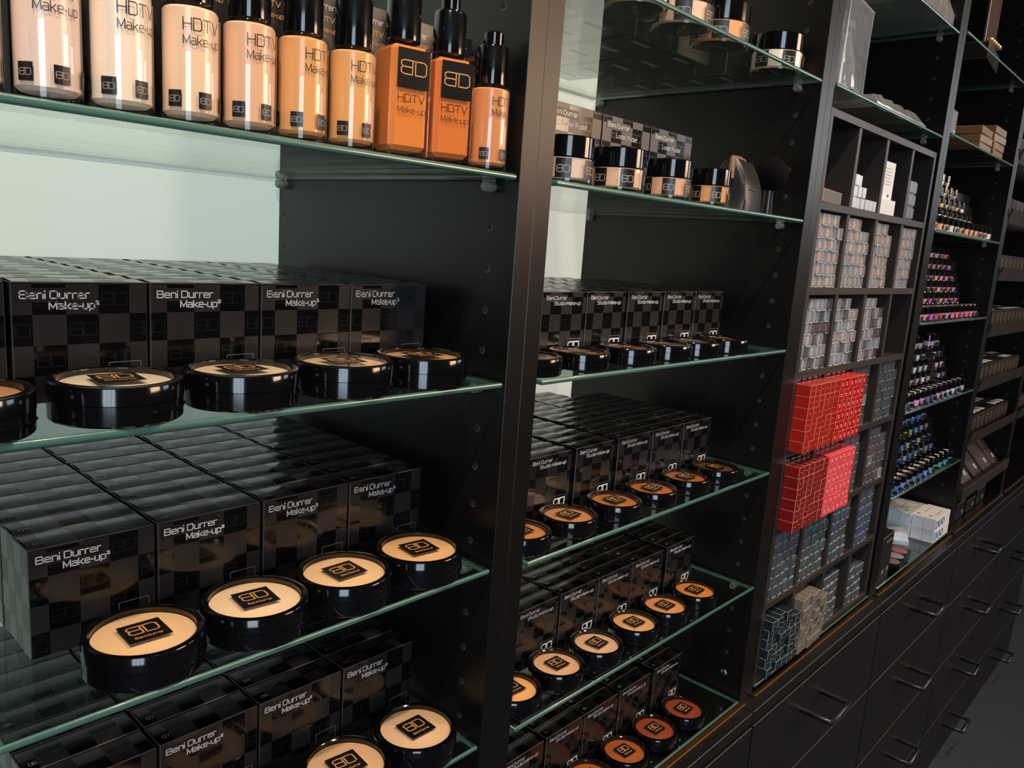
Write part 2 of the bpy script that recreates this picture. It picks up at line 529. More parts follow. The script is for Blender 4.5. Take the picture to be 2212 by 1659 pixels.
def put_line(mb, body, x0, z0, wd, hg, m, fn, t=0.15):
    """body set to width wd and cap height hg"""
    gap, x, run = 0.26, 0.0, []
    for ch in body:
        if ch == ' ':
            x += 0.42
            continue
        gw, pl = GL[ch]
        run += [[(x + a, b_) for a, b_ in p] for p in pl]
        x += gw + gap
    sx = wd / (x - gap)
    for p in run:
        mb.ribbon([(x0 + a * sx, z0 + b_ * hg) for a, b_ in p], t * hg, m, fn, 1)

def front(y):           # flat face that looks along -Y
    return lambda x, z: (x, y, z)
def top(z):             # flat face that looks up, text reads from the front
    return lambda x, y: (x, y, z)
def wrap(R, a0=-math.pi / 2):      # on a cylinder, x measured along the arc
    return lambda x, z: (R * math.cos(a0 + x / R), R * math.sin(a0 + x / R), z)

# ------------------------------------------------------------------ room
T = 0.0184
X2L = 0.0368
X2 = 0.5112
X3L = X2 + 0.0368
X3 = 1.0073
X4L = X3 + 0.0368
X4 = 1.5234
X5L = X4 + 0.0368
X5 = 2.0397
X6L = X5 + 0.0368
X6 = 2.55
X1L = -0.4744
DEP = 0.345
CT = 0.640        # top of the drawer cabinets
PIT = 0.032
TOP = 2.10

def struct(name, b, label=None):
    o = b.build(name)
    tag(o, kind='structure')
    return o
b = MB(); b.box(-3.2, 6.2, -3.6, 0.46, -0.05, 0.0, MAT['floor']); struct('floor', b)
b = MB(); b.box(-3.2, 6.2, -3.6, 0.46, 2.75, 2.8, MAT['ceil']); struct('ceiling', b)
b = MB(); b.box(-3.2, 6.2, 0.40, 0.46, 0, 2.75, MAT['wall']); struct('wall_back', b)
b = MB(); b.box(6.2, 6.26, -3.6, 0.46, 0, 2.75, MAT['wall']); struct('wall_right', b)

# ------------------------------------------------------------------ bookcases
def panel(mb, x, side, z0, z1, holes_z, y0=0.0):
    """upright board; side=+1 keeps its holes on the +x face, -1 on the -x face"""
    mb.box(x, x + T, y0, DEP, z0, z1, MAT['panel'], 0.0004)
    xf = (x + T) if side > 0 else x
    d = 0.00025 * side
    for hz in holes_z:
        for hy in (0.0276, 0.3226):
            n = 12
            for rr, dd, mm in ((0.0031, 0.6, 'holerim_glint'), (0.0024, 1.2, 'hole')):  # dark disc sits off-centre so the painted glint shows below
                vs = [(xf + d * dd, hy + (0.0004 if mm == 'hole' else 0) + rr * math.cos(2 * math.pi * k / n), hz + (0.0005 if mm == 'hole' else 0) + rr * math.sin(2 * math.pi * k / n)) for k in range(n)]
                mb.add(vs, [tuple(range(n)) if side > 0 else tuple(range(n))[::-1]], MAT[mm])

def bookcase(name, xl, xr, label, zh, shelves, white=False, pins=True):
    """xl..xr is the clear inside width, shelves the glass undersides"""
    root = tag(empty(name, ((xl + xr) / 2, DEP / 2, CT)), label, 'bookcase', 'black bookcases in a row')
    off = Vector(root.location)
    hz = [zh - i * PIT for i in range(-20, 40) if CT + 0.03 < zh - i * PIT < TOP - 0.05]
    used = [min(range(len(hz)), key=lambda i: abs(hz[i] - s)) for s in shelves[:]] if pins else []
    free = [h for i, h in enumerate(hz) if i not in used]
    for side, x in ((1, xl - T), (-1, xr)):
        mb = MB()
        panel(mb, x, side, CT, TOP, free)
        o = mb.build('side_panel', root, -off)
    mb = MB()
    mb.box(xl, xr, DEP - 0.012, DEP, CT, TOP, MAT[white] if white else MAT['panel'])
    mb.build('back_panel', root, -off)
    mb = MB()
    mb.box(xl, xr, 0.003, DEP - 0.012, TOP - T, TOP, MAT['panel'], 0.0008)
    mb.build('top_panel', root, -off)
    mb = MB()
    mb.box(xl, xr, 0.0, DEP - 0.012, CT, CT + 0.001, MAT['panel'])
    mb.box(xl - 0.004, xr + 0.004, -0.0075, 0.0, CT, CT + 0.0032, MAT['brass'], 0.0006)
    mb.build('bottom_panel', root, -off)
    if pins:
        for s in shelves[:-1] if name == 'bookcase' and len(shelves) > 5 else shelves:
            for yy in (0.0276, 0.3226):
                for sg, x in ((1, xl), (-1, xr)):
                    mb = MB()
                    rot = lambda x_, y_, z_: (x + sg * z_, yy + y_, s - 0.0045 + x_)
                    mb.lathe([(0.0001, 0), (0.0042, 0), (0.0042, 0.0085), (0.0036, 0.0095), (0.0001, 0.0095)], MAT['acrylic'], 14, fn=rot)
                    mb.box(x + 0.0008 * sg if sg > 0 else x - 0.0085, x + 0.0085 if sg > 0 else x - 0.0008, yy - 0.0035, yy + 0.0035, s - 0.0008, s - 0.00005, MAT['acrylic'])
                    mb.build('shelf_pin', root, -off)
    return root

GT = 0.0046
def glass_shelf(xl, xr, z, label, inset=0.0066, group=None, y0=0.0):
    mb = MB()
    x0, x1, y1 = xl + inset, xr - inset, DEP - 0.014
    mb.add([(x0, y0, z), (x1, y0, z), (x1, y1, z), (x0, y1, z)], [(3, 2, 1, 0)], MAT['glass'])
    mb.add([(x0, y0, z + GT), (x1, y0, z + GT), (x1, y1, z + GT), (x0, y1, z + GT)], [(0, 1, 2, 3)], MAT['glass'])
    vs, fs, K = [], [], 6
    for k in range(K + 1):
        a = math.pi * k / K
        c, zz = 0.0014 * math.sin(a), z + GT * (1 - math.cos(a)) / 2
        vs += [(x0 - c, y0 - c, zz), (x1 + c, y0 - c, zz), (x1 + c, y1 + c, zz), (x0 - c, y1 + c, zz)]
    for k in range(K):
        for i in range(4):
            fs.append((k * 4 + i, k * 4 + (i + 1) % 4, (k + 1) * 4 + (i + 1) % 4, (k + 1) * 4 + i))
    mb.add(vs, fs, MAT['glassedge'], True)
    o = mb.build('glass_shelf')
    tag(o, label, 'shelf', group or 'glass shelves')
    return z + GT

S1Z = [1.2825, 1.1262, 0.9728, 0.8145, 0.6400]
S2Z = [1.4447, 1.2830, 1.1241, 0.9659, 0.8091, 0.6440]
S3Z = [1.6088, 1.4488]
S4Z = [1.6207, 1.4607, 1.3007, 1.1407, 0.9807, 0.8207]
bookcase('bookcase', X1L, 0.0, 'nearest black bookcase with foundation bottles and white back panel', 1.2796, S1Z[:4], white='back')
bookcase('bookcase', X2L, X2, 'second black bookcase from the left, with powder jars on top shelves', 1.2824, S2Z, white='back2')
bookcase('bookcase', X3L, X3, 'third black bookcase, holding the pigeonhole insert', 1.4488, S3Z)
bookcase('bookcase', X4L, X4, 'fourth black bookcase with racks of tiny pots', 1.4607, S4Z)
bookcase('bookcase', X5L, X5, 'fifth black bookcase with slanted lipped trays', 1.4607, [], pins=False)
bookcase('bookcase', X6L, X6, 'farthest black bookcase at the right edge of the photo', 1.4607, [], pins=False)

_r = [o for o in bpy.data.objects if o.get('label', '').startswith('second black bookcase')][0]
b = MB()
b.lathe([(0.0001, 0.0022), (0.0032, 0.0018), (0.0050, 0.0004), (0.0052, 0.0)], MAT['steel'], 20, fn=lambda x, y, z: (X2 - z, 0.0276 + y, 0.6744 + x))
b.build('screw', _r, -Vector(_r.location))
Z1 = [glass_shelf(X1L, 0.0, z, 'green-edged glass shelf, %s from the top in the nearest bookcase' % ORD[i]) for i, z in enumerate(S1Z[:4])]
Z2 = [glass_shelf(X2L, X2, z, 'green-edged glass shelf, %s from the top in the second bookcase' % ORD[i]) for i, z in enumerate(S2Z)]
Z3 = [glass_shelf(X3L, X3, z, 'glass shelf, %s from the top, above the pigeonhole insert' % ORD[i]) for i, z in enumerate(S3Z)]
Z4 = [glass_shelf(X4L, X4, z, 'glass shelf, %s from the top in the fourth bookcase' % ORD[i]) for i, z in enumerate(S4Z)]
Z4b = glass_shelf(X4L, X4, CT + 0.0082, 'glass base plate under the white boxes, fourth bookcase')
Z3b = glass_shelf(X3L, X3, CT + 0.0082, 'glass base plate under the pigeonhole insert')

# ------------------------------------------------------------------ drawer cabinets
CF = -0.024
CAB = [(-0.497, 0.002), (0.0025, 0.509), (0.5095, 1.0125), (1.013, 1.523), (1.5235, 2.0325), (2.033, 2.56)]
CN = ['nearest bookcase', 'second bookcase', 'pigeonhole bookcase', 'fourth bookcase', 'fifth bookcase', 'farthest bookcase']
for ci, (xa, xb) in enumerate(CAB):
    root = tag(empty('drawer_cabinet', ((xa + xb) / 2, 0.15, 0)), 'low black drawer cabinet under the %s' % CN[ci], 'cabinet', 'low drawer cabinets')
    off = Vector(root.location)
    mb = MB()
    mb.box(xa + 0.001, xb - 0.001, CF + 0.002, DEP, CT - 0.018, CT, MAT['drawer'], 0.0008)
    mb.build('top_panel', root, -off)
    mb = MB()
    mb.box(xa + 0.001, xb - 0.001, CF + 0.02, DEP, 0.0, CT - 0.018, MAT['drawer'])
    mb.build('body', root, -off)
    zs = [CT - 0.0195, 0.4735, 0.307, 0.1405, 0.002]
    for k in range(4):
        mb = MB()
        mb.box(xa + 0.002, xb - 0.002, CF, CF + 0.018, zs[k + 1] + 0.0015, zs[k] - 0.0008, MAT['drawer'], 0.0008)
        dr = mb.build('drawer', root, -off)
        mb = MB()
        cx, hz, p = (xa + xb) / 2 - 0.024, zs[k + 1] + (zs[k] - zs[k + 1]) * (0.68 if k == 0 else 0.65), 0.044
        hw = 0.0375
        if ci == 2:
            cx -= 0.02
        y = CF
        mb.tube([(cx - hw, y, hz), (cx - hw, y - p * 0.45, hz)], 0.0048, MAT['satin'], 10)
        mb.tube([(cx + hw, y, hz), (cx + hw, y - p * 0.45, hz)], 0.0048, MAT['satin'], 10)
        mb.tube([(cx - hw, y - p * 0.45, hz), (cx - hw, y - p, hz), (cx - hw + 0.001, y - p - 0.0015, hz), (cx + hw - 0.001, y - p - 0.0015, hz), (cx + hw, y - p, hz), (cx + hw, y - p * 0.45, hz)], 0.0046, MAT['handle'], 10)
        mb.build('handle', dr)

# ------------------------------------------------------------------ compacts
def compact_meshes(R, h, ri, mark):
    M = {}
    hb = h * 0.52
    b = MB()
    b.lathe([(0.0001, 0), (R - 0.0012, 0), (R - 0.0003, 0.0010), (R - 0.0003, hb), (R - 0.0012, hb), (0.0001, hb)], MAT['gloss'], 64)
    M['base'] = b.mesh('base')
    b = MB()
    d = 0.0042
    b.lathe([(R - 0.0012, hb + 0.0001), (R, hb + 0.0004), (R, h - 0.0012), (R - 0.0005, h - 0.0003), (R - 0.0015, h), (ri + 0.0008, h), (ri, h - 0.0006), (ri, h - d), (0.0001, h - d)], MAT['gloss'], 64)
    M['lid'] = b.mesh('lid')
    b = MB()
    b.lathe([(ri - 0.0003, h - d + 0.0002), (ri - 0.0012, h - d + 0.0007), (0.0001, h - d + 0.0009)], MAT['white'], 64)
    M['powder'] = b
    b = MB()
    b.lathe([(ri, h - 0.0010), (0.0001, h - 0.0010)], MAT['window'], 64)
    M['window'] = b.mesh('window')
    b = MB()
    s = ri * 0.42
    sy = ri * 0.40
    f1, f2 = top(h - 0.00085), top(h - 0.00080)
    b.rect2d(-s, s, -sy, sy, MAT['ink'], f1)
    put_logo(b, -s * 0.72, -sy * 0.25, s * 1.44, sy * 0.95, MAT['goldink'], f2, 0.085)
    put_line(b, mark, -s * 0.62, -sy * 0.66, s * 1.3, sy * 0.16, MAT['goldink'], f2, 0.2)
    M['emblem'] = b.mesh('emblem')
    b = MB()
    a0, a1 = math.radians(-78), math.radians(-22)
    zz = hb * 0.62
    b.lathe([(R - 0.0003, zz - 0.0006), (R + 0.0007, zz - 0.0003), (R + 0.0007, zz + 0.0003), (R - 0.0003, zz + 0.0006)], MAT['gloss'], 20, a0=a0, a1=a1)
    M['latch'] = b.mesh('latch')
    return M
_PW = {}
def place_compact(M, kind, x, y, z, col, label, group, rz=0.0):
    root = tag(empty('powder_compact', (x, y, z), rz), label, 'compact', group)
    for p in ('base', 'lid', 'window', 'emblem', 'latch'):
        ob(p, M[p], root)
    k = (kind, col)
    if k not in _PW:
        bb = M['powder']
        bb.mats = [powder(col)]
        _PW[k] = bb.mesh('powder')
    ob('powder', _PW[k], root)
    return root
CA = compact_meshes(0.0338, 0.0216, 0.0292, 'Beni Durrer')
CB = compact_meshes(0.0285, 0.0156, 0.0236, 'Beni Durrer')
rows1 = [(0, 1, [(-0.3525, 0.027, (205, 150, 112)), (-0.2776, 0.0300, (250, 234, 214)), (-0.2046, 0.0300, (250, 228, 200)), (-0.1304, 0.0300, (240, 206, 164)), (-0.0608, 0.0300, (230, 180, 122))]),
         (0, 2, [(-0.2643, 0.0315, (246, 206, 160)), (-0.1934, 0.0305, (252, 222, 186)), (-0.1236, 0.0305, (246, 206, 160)), (-0.0537, 0.0305, (238, 188, 136))]),
         (0, 3, [(-0.257, 0.0305, (232, 190, 150)), (-0.186, 0.0305, (232, 190, 150)), (-0.1165, 0.0300, (226, 184, 146)), (-0.0475, 0.0300, (232, 196, 160))])]
for _, si, lst in rows1:
    for i, (x, y, c) in enumerate(lst):
        place_compact(CA, 'a', x, y, Z1[si] + 0.0001, c, 'large round black compact, %s from left, %s glass shelf of nearest bookcase' % (ORD[i], ORD[si]), 'large compacts', rnd.uniform(-0.12, 0.12))
rows2 = [(2, [(0.0600, 0.0300, (132, 84, 54)), (0.1290, 0.0300, (168, 108, 62)), (0.2062, 0.0300, (160, 100, 52)), (0.2733, 0.0300, (140, 86, 56)), (0.3334, 0.0300, (132, 82, 56)), (0.4015, 0.0300, (124, 78, 50))]),
         (3, [(0.0650, 0.0300, (204, 132, 70)), (0.1336, 0.0300, (204, 134, 78)), (0.2078, 0.0290, (190, 118, 44)), (0.2762, 0.0285, (186, 106, 40)), (0.3479, 0.0295, (170, 96, 38)), (0.4172, 0.0295, (92, 46, 26))]),
         (4, [(0.0700, 0.0300, (244, 184, 116)), (0.1363, 0.0305, (226, 180, 144)), (0.2010, 0.0295, (226, 184, 148)), (0.2720, 0.0305, (228, 172, 120)), (0.3371, 0.0310, (220, 150, 92)), (0.4041, 0.0300, (212, 134, 58))]),
         (5, [(0.0900, 0.0305, (168, 92, 34)), (0.1525, 0.0305, (168, 92, 34)), (0.2150, 0.0305, (176, 98, 34)), (0.2810, 0.0305, (168, 88, 34)), (0.3459, 0.0310, (146, 62, 28)), (0.4109, 0.0295, (138, 54, 24))])]
for si, lst in rows2:
    for i, (x, y, c) in enumerate(lst):
        place_compact(CB, 'b', x, y, Z2[si] + 0.0001, c, 'small black compact, %s from left, %s glass shelf of second bookcase' % (ORD[i], ORD[si]), 'small compacts', rnd.uniform(-0.1, 0.1))

# ------------------------------------------------------------------ cartons
def carton_meshes(wd, dp, hg, mat, lines, logo):
    M = {}
    b = MB()
    b.box(-wd / 2, wd / 2, 0, dp, 0, hg, mat, 0.0005, MAT['cardlip'])
    cx_ = wd / 2 - 0.0012
    n_ = 8
    vs = [(sx_ * cx_, 0.0012 + (dp - 0.0024) * i / n_, hg + 0.00005 + 0.0007 * math.sin(math.pi * i / n_)) for i in range(n_ + 1) for sx_ in (-1, 1)]
    b.add(vs, [(2 * i, 2 * i + 1, 2 * i + 3, 2 * i + 2) for i in range(n_)], mat, True)
    M['body'] = b.mesh('body')
    b = MB()
    f, f2 = front(-0.0002), front(-0.00012)
    for body, fx, fz, fw, fh in lines:
        put_line(b, body, -wd / 2 + fx * wd, hg - fz, fw * wd, fh, MAT['silver'], f, 0.17)
    fx, fz, fw, fh = lines[0][1:]
    xa, xb, za, zb = -wd / 2 + (fx - 0.03) * wd, -wd / 2 + (fx + fw + 0.02) * wd, hg - fz - 0.0022, hg - fz + fh + 0.0018
    b.rect2d(xa, xb, za, zb, MAT['ink'], f2)
    M['lettering'] = b.mesh('lettering')
    b = MB()
    s = 0.0185
    x0 = wd / 2 - s - (0.006 if logo else 0.004)
    z0 = 0.0025
    for p in ([(x0, z0), (x0 + s, z0), (x0 + s, z0 + s), (x0, z0 + s), (x0, z0)],):
        b.ribbon(p, 0.00022, MAT['inklight'], f)
    if logo:
        put_logo(b, x0 + 0.0008, 0.0085, s - 0.0016, 0.0102, MAT['white'], f, 0.13, 1, LOGO_CUT)
    else:
        put_logo(b, x0 + 0.001, z0 + 0.004, s - 0.002, 0.0090, MAT['ink'], f, 0.05)
    M['emblem'] = b.mesh('emblem')
    return M
K1 = carton_meshes(0.0722, 0.0258, 0.0680, MAT['mk2'], [('Beni Durrer', 0.06, 0.0090, 0.49, 0.0040), ('Make-up\u00b2', 0.26, 0.0150, 0.36, 0.0040)], False)
K2 = carton_meshes(0.0652, 0.0190, 0.0658, MAT['studio'], [('Beni Durrer', 0.09, 0.0072, 0.44, 0.0031), ('Studio-Make-up', 0.26, 0.0122, 0.60, 0.0031)], True)
K3 = carton_meshes(0.0800, 0.0600, 0.0740, MAT['mk2'], [('Beni Durrer', 0.10, 0.0100, 0.44, 0.0036), ('Loser Puder', 0.28, 0.0190, 0.44, 0.0036)], False)
_NUM = {}
def number_mesh(s, wd, hg):
    k = (s, wd)
    if k not in _NUM:
        b = MB()
        put_line(b, s, -wd / 2 + 0.005, 0.0055, 0.0045, 0.0030, MAT['inklight'], top(hg + 0.0008), 0.16)
        _NUM[k] = b.mesh('shade_number')
    return _NUM[k]
def carton_grid(K, wd, hg, dp, xs, y0, z, nrow, nums, where, group, jit=0.0006, skip=()):
    for c, x in enumerate(xs):
        for r in range(nrow[c] if isinstance(nrow, (list, tuple)) else nrow):
            if (c, r) in skip:
                continue
            lab = 'black checkered carton, %s column from left, %s row back, %s' % (ORD[c], ORD[r], where)
            root = tag(empty('powder_carton', (x + wd / 2 + rnd.uniform(-jit, jit) * (r > 0), y0 + r * dp + rnd.uniform(0, jit * 0.5), z), rnd.uniform(-0.004, 0.004)), lab, 'carton', group)
            ob('carton_body', K['body'], root)
            if r == 0:
                ob('lettering', K['lettering'], root)
                ob('emblem', K['emblem'], root)
            if nums and r < 5:
                ob('shade_number', number_mesh(nums[c], wd, hg), root)
e = 0.0001
carton_grid(K1, 0.0722, 0.068, 0.0268, [-0.3895, -0.3145, -0.2405, -0.1665, -0.0935], 0.0745, Z1[1] + e, 9, None, 'second shelf, nearest bookcase', 'make-up cartons, nearest bookcase')
carton_grid(K1, 0.0722, 0.068, 0.0268, [-0.3120, -0.2378, -0.1632, -0.0893], 0.0740, Z1[2] + e, 9, ['01', '02', '03', '04'], 'third shelf, nearest bookcase', 'make-up cartons, nearest bookcase')
carton_grid(K1, 0.0722, 0.068, 0.0268, [-0.3125, -0.2380, -0.1640, -0.0893], 0.0740, Z1[3] + e, 9, ['06', '07', '09', '11'], 'fourth shelf, nearest bookcase', 'make-up cartons, nearest bookcase')
gs = 'studio make-up cartons, second bookcase'
carton_grid(K2, 0.0652, 0.0658, 0.0196, [0.0390, 0.1060, 0.1730, 0.2425, 0.3125, 0.3790], 0.0590, Z2[2] + e, [12, 12, 12, 11, 10, 9], None, 'third shelf, second bookcase', gs, 0.0010)
carton_grid(K2, 0.0652, 0.0658, 0.0196, [0.0380, 0.1045, 0.1775, 0.2505, 0.3180, 0.3860], 0.0590, Z2[3] + e, [13, 13, 13, 12, 11, 9], ['08', '09', '10', '10', '12', '14'], 'fourth shelf, second bookcase', gs, 0.0010)
carton_grid(K2, 0.0652, 0.0658, 0.0196, [0.0350, 0.1035, 0.1725, 0.2385, 0.3045, 0.3790], 0.0590, Z2[4] + e, [8, 8, 8, 8, 8, 6], ['11', '12', '06', '17', '08', '22'], 'fifth shelf, second bookcase', gs, 0.0010)
carton_grid(K2, 0.0652, 0.0658, 0.0196, [0.0300, 0.0985, 0.1685, 0.2355, 0.3050, 0.3810], 0.0590, Z2[5] + e, [5, 5, 5, 5, 4, 3], ['16', '17', '17', '19', '20', '22'], 'bottom shelf, second bookcase', gs, 0.0010)
# loose powder cartons on the second shelf of the second bookcase
for i, x in enumerate([0.0950, 0.1770, 0.2590]):
    root = tag(empty('loose_powder_carton', (x + 0.040, 0.0620, Z2[1] + e)), 'wide checkered loose-powder carton, %s from left behind the small jars' % ORD[i], 'carton', 'loose powder cartons')
    for p in ('body', 'lettering', 'emblem'):
        ob('carton_body' if p == 'body' else p, K3[p], root)
# cartons seen from underneath on the top shelf of the second bookcase
b = MB()
b.box(-0.034, 0.034, 0, 0.0400, 0, 0.0600, MAT['card'], 0.0006, MAT['cardlip'])
CARD_U = b.mesh('carton_body')
b = MB()
b.rect2d(-0.020, 0.012, 0.010, 0.017, MAT['inklight'], lambda x, y: (x, y, -0.0001))
STRIP_U = b.mesh('label_strip')
for c, x in enumerate([0.126, 0.206, 0.286, 0.366, 0.4755]):
    for r in range(4 if c == 4 else 5):
        root = tag(empty('jar_carton', (x, 0.088 + (0.001 if c == 4 else 0.0) + r * 0.0412, Z2[0] + e)), 'dark carton seen from below, %s column from left, %s row back, top glass shelf' % (ORD[c], ORD[r]), 'carton', 'cartons on the top glass shelf')
        ob('carton_body', CARD_U, root)
        ob('label_strip', STRIP_U, root)

# ------------------------------------------------------------------ foundation bottles
def bottle(x, y, z, R, hb, hc, col, label, rz=0.0):
    root = tag(empty('foundation_bottle', (x, y, z), rz), label, 'bottle', 'round foundation bottles')
    b = MB()
    b.lathe([(0.0001, 0), (R - 0.0015, 0), (R - 0.0003, 0.0008), (R, 0.002), (R, hb - 0.003), (R - 0.001, hb - 0.001), (R - 0.003, hb), (0.0075, hb + 0.0003)], MAT['clear'], 48)
    b.build('glass_body', root)
    b = MB()
    q = R - 0.0010
    b.lathe([(0.0001, 0.0042), (q - 0.0022, 0.0042), (q, 0.0060), (q, hb - 0.0042), (q - 0.001, hb - 0.0030), (0.0001, hb - 0.0028)], liquid(col), 48)
    b.build('liquid', root)
    b = MB()
    rc = R * 0.76
    b.lathe([(0.0001, hb - 0.0002), (rc, hb), (rc, hb + hc - 0.002), (rc - 0.0005, hb + hc - 0.0007), (rc - 0.002, hb + hc), (0.0072, hb + hc)], MAT['gloss'], 40)
    b.lathe([(0.0072, hb + hc), (0.0072, hb + hc + 0.0085), (0.0062, hb + hc + 0.0095), (0.0001, hb + hc + 0.0095)], MAT['gloss'], 32)
    b.build('cap', root)
    b = MB()
    f = wrap(R + 0.00015, math.radians(-138))
    put_line(b, 'HDTV', 0.0040, hb - 0.0150, 0.0190, 0.0058, MAT['ink'], f, 0.085)
    put_line(b, 'Make-up', 0.0040, hb - 0.0218, 0.0200, 0.0042, MAT['ink'], f, 0.09)
    b.build('lettering', root)
    for k in range(6):
        b = MB()
        a = math.radians(-90 + 10 + k * 60)
        f, f2 = wrap(R + 0.00015, a), wrap(R + 0.00024, a)
        b.rect2d(-0.0036, 0.0036, 0.0078, 0.0160, MAT['ink'], f, 4)
        put_logo(b, -0.0029, 0.0100, 0.0058, 0.0034, MAT['inklight'], f2, 0.09)
        b.build('emblem', root)
BZ = Z1[0] + e
bots = [(-0.3430, 0.0182, (212, 172, 152)), (-0.3100, 0.0182, (236, 206, 190)), (-0.2765, 0.0182, (246, 222, 200)), (-0.2415, 0.0182, (240, 202, 168)), (-0.2080, 0.0182, (230, 180, 144)), (-0.1742, 0.0182, (226, 164, 104)), (-0.1390, 0.0182, (228, 164, 102)), (-0.0180, 0.0182, (214, 142, 92))]
for i, (x, y, c) in enumerate(bots):
    lab = 'round glass foundation bottle with black cap, %s from left on the top shelf' % ORD[i] if i < 7 else 'round tan foundation bottle standing last, right of the two square bottles'
    bottle(x, y, BZ, 0.0148, 0.0605, 0.0270 if i == 7 else 0.036, c, lab, rz=rnd.uniform(-0.15, 0.15))
def square_bottle(x, y, z, col, label, rz):
    root = tag(empty('square_foundation_bottle', (x, y, z), rz), label, 'bottle', 'square foundation bottles')
    h, a, d = 0.073, 0.0150, 0.0145
    b = MB()
    b.box(-a, a, -d, d, 0, h, MAT['clear'], 0.0022)
    b.build('glass_body', root)
    b = MB()
    b.box(-a + 0.0016, a - 0.0016, -d + 0.0014, d - 0.0014, 0.0045, h - 0.0035, liquid(col), 0.003)
    b.build('liquid', root)
    b = MB()
    b.lathe([(0.0001, h + 0.0001), (0.0112, h + 0.0001), (0.0112, h + 0.026), (0.0100, h + 0.028), (0.0065, h + 0.0283), (0.0065, h + 0.036), (0.0001, h + 0.0365)], MAT['gloss'], 40)
    b.build('cap', root)
    b = MB()
    f, f2 = front(-d - 0.00015), front(-d - 0.0003)
    b.rect2d(-0.0105, 0.0125, h - 0.030, h - 0.006, MAT['ink'], f)
    put_logo(b, -0.0085, h - 0.0225, 0.019, 0.010, MAT['goldink'], f2, 0.07)
    b.build('emblem', root)
    b = MB()
    put_line(b, 'HDTV', -0.0095, h - 0.0385, 0.019, 0.0046, MAT['ink'], f, 0.10)
    put_line(b, 'Make-up', -0.0095, h - 0.0450, 0.020, 0.0034, MAT['ink'], f, 0.10)
    b.build('lettering', root)
square_bottle(-0.0990, 0.0200, BZ, (224, 132, 64), 'square orange foundation bottle, left one of the two square bottles', -0.20)
square_bottle(-0.0590, 0.0200, BZ, (216, 120, 60), 'square orange foundation bottle, right one of the two square bottles', -0.32)
# black cartons standing behind the bottles
for i in range(9):
    last = i == 8
    lab = 'tall slim black carton behind the last tan foundation bottle' if last else 'tall slim black carton behind the bottles, %s from left' % ORD[i]
    root = tag(empty('foundation_carton', (-0.3380 + i * 0.0388, 0.048, BZ), 0.06 if last else rnd.uniform(-0.02, 0.02)), lab, 'carton', 'cartons behind the bottles')
    b = MB()
    b.box(-0.0178, 0.0178, 0, 0.034, 0, 0.098, MAT['card'], 0.0005, MAT['cardlip'])
    b.build('carton_body', root)
    b = MB()
    put_line(b, 'Beni Durrer', -0.0150, 0.0875, 0.026, 0.0030, MAT['silver'], front(-0.0002))
    put_line(b, 'HDTV', -0.0030, 0.0800, 0.014, 0.0030, MAT['goldink'], front(-0.0002))
    put_line(b, 'Make-up', -0.0030, 0.0740, 0.016, 0.0024, MAT['goldink'], front(-0.0002))
    b.build('lettering', root)

# ------------------------------------------------------------------ powder jars
def jar(x, y, z, R, h, col, label, group, rz=0.0):
    root = tag(empty('powder_jar', (x, y, z), rz), label, 'jar', group)
    hb = h * 0.56
    b = MB()
    b.lathe([(0.0001, 0), (R - 0.002, 0), (R, 0.0018), (R, hb - 0.0012), (R - 0.0012, hb), (0.0001, hb)], MAT['clear'], 56)
    b.build('glass_body', root)
    b = MB()
    q = R - 0.0020
    b.lathe([(0.0001, 0.0035), (q - 0.002, 0.0035), (q, 0.0050), (q, hb - 0.0008), (0.0001, hb - 0.0006)], powder(col), 48)
    b.build('powder', root)
    b = MB()
    rc = R * 0.965
    b.lathe([(0.0001, hb + 0.0002), (rc, hb + 0.0003), (rc, h - 0.0010), (rc - 0.0010, h), (0.0001, h)], MAT['gloss'], 56)
    b.build('lid', root)
    n = 6
    s = R * 0.27
    for k in range(n):
        a = math.radians(-90 + 18 + k * 360 / n)
        f, f2 = wrap(R + 0.00015, a), wrap(R + 0.0003, a)
        b = MB()
        b.rect2d(-s, s, hb * 0.20, hb * 0.92, MAT['ink'], f, 5)
        put_logo(b, -s * 0.82, hb * 0.38, s * 1.64, hb * 0.30, MAT['inklight'], f2, 0.09)
        b.build('emblem', root)
    b = MB()
    b.rect2d(-R * 0.55, R * 0.55, -R * 0.10, R * 0.06, MAT['inklight'], lambda xx, yy: (xx, yy, 0.0030))
    b.rect2d(-R * 0.60, R * 0.60, -R * 0.12, R * 0.08, MAT['ink'], lambda xx, yy: (xx, yy, 0.0032))
    b.lathe([(0.0001, 0.0034), (R - 0.0045, 0.0034)], MAT['ink'], 40)
    b.build('underside_label', root)
g2 = 'small loose powder jars'
for i, (x, R, c) in enumerate([(0.0860, 0.0245, (226, 196, 178)), (0.1616, 0.0246, (222, 178, 148)), (0.2440, 0.0226, (222, 170, 138)), (0.3235, 0.0208, (214, 152, 100))]):
    jar(x, R + 0.0045, Z2[1] + e, R, 0.0385, c, 'small jar with black lid, %s from left before the loose-powder cartons' % ORD[i], g2, rnd.uniform(-0.3, 0.3))
for i, (x, y, c, rz) in enumerate([(0.110, 0.042, (226, 190, 170), 0.2), (0.185, 0.044, (228, 196, 174), 0.5), (0.2620, 0.042, (236, 196, 168), 0.8), (0.3370, 0.042, (238, 168, 116), -0.3), (0.4730, 0.0425, (248, 226, 200), 0.1)]):
    jar(x, y, Z2[0] + e, 0.0305, 0.0430, c, 'large jar with black lid, %s from left on top glass shelf of second bookcase' % ORD[i], 'large loose powder jars', rz)

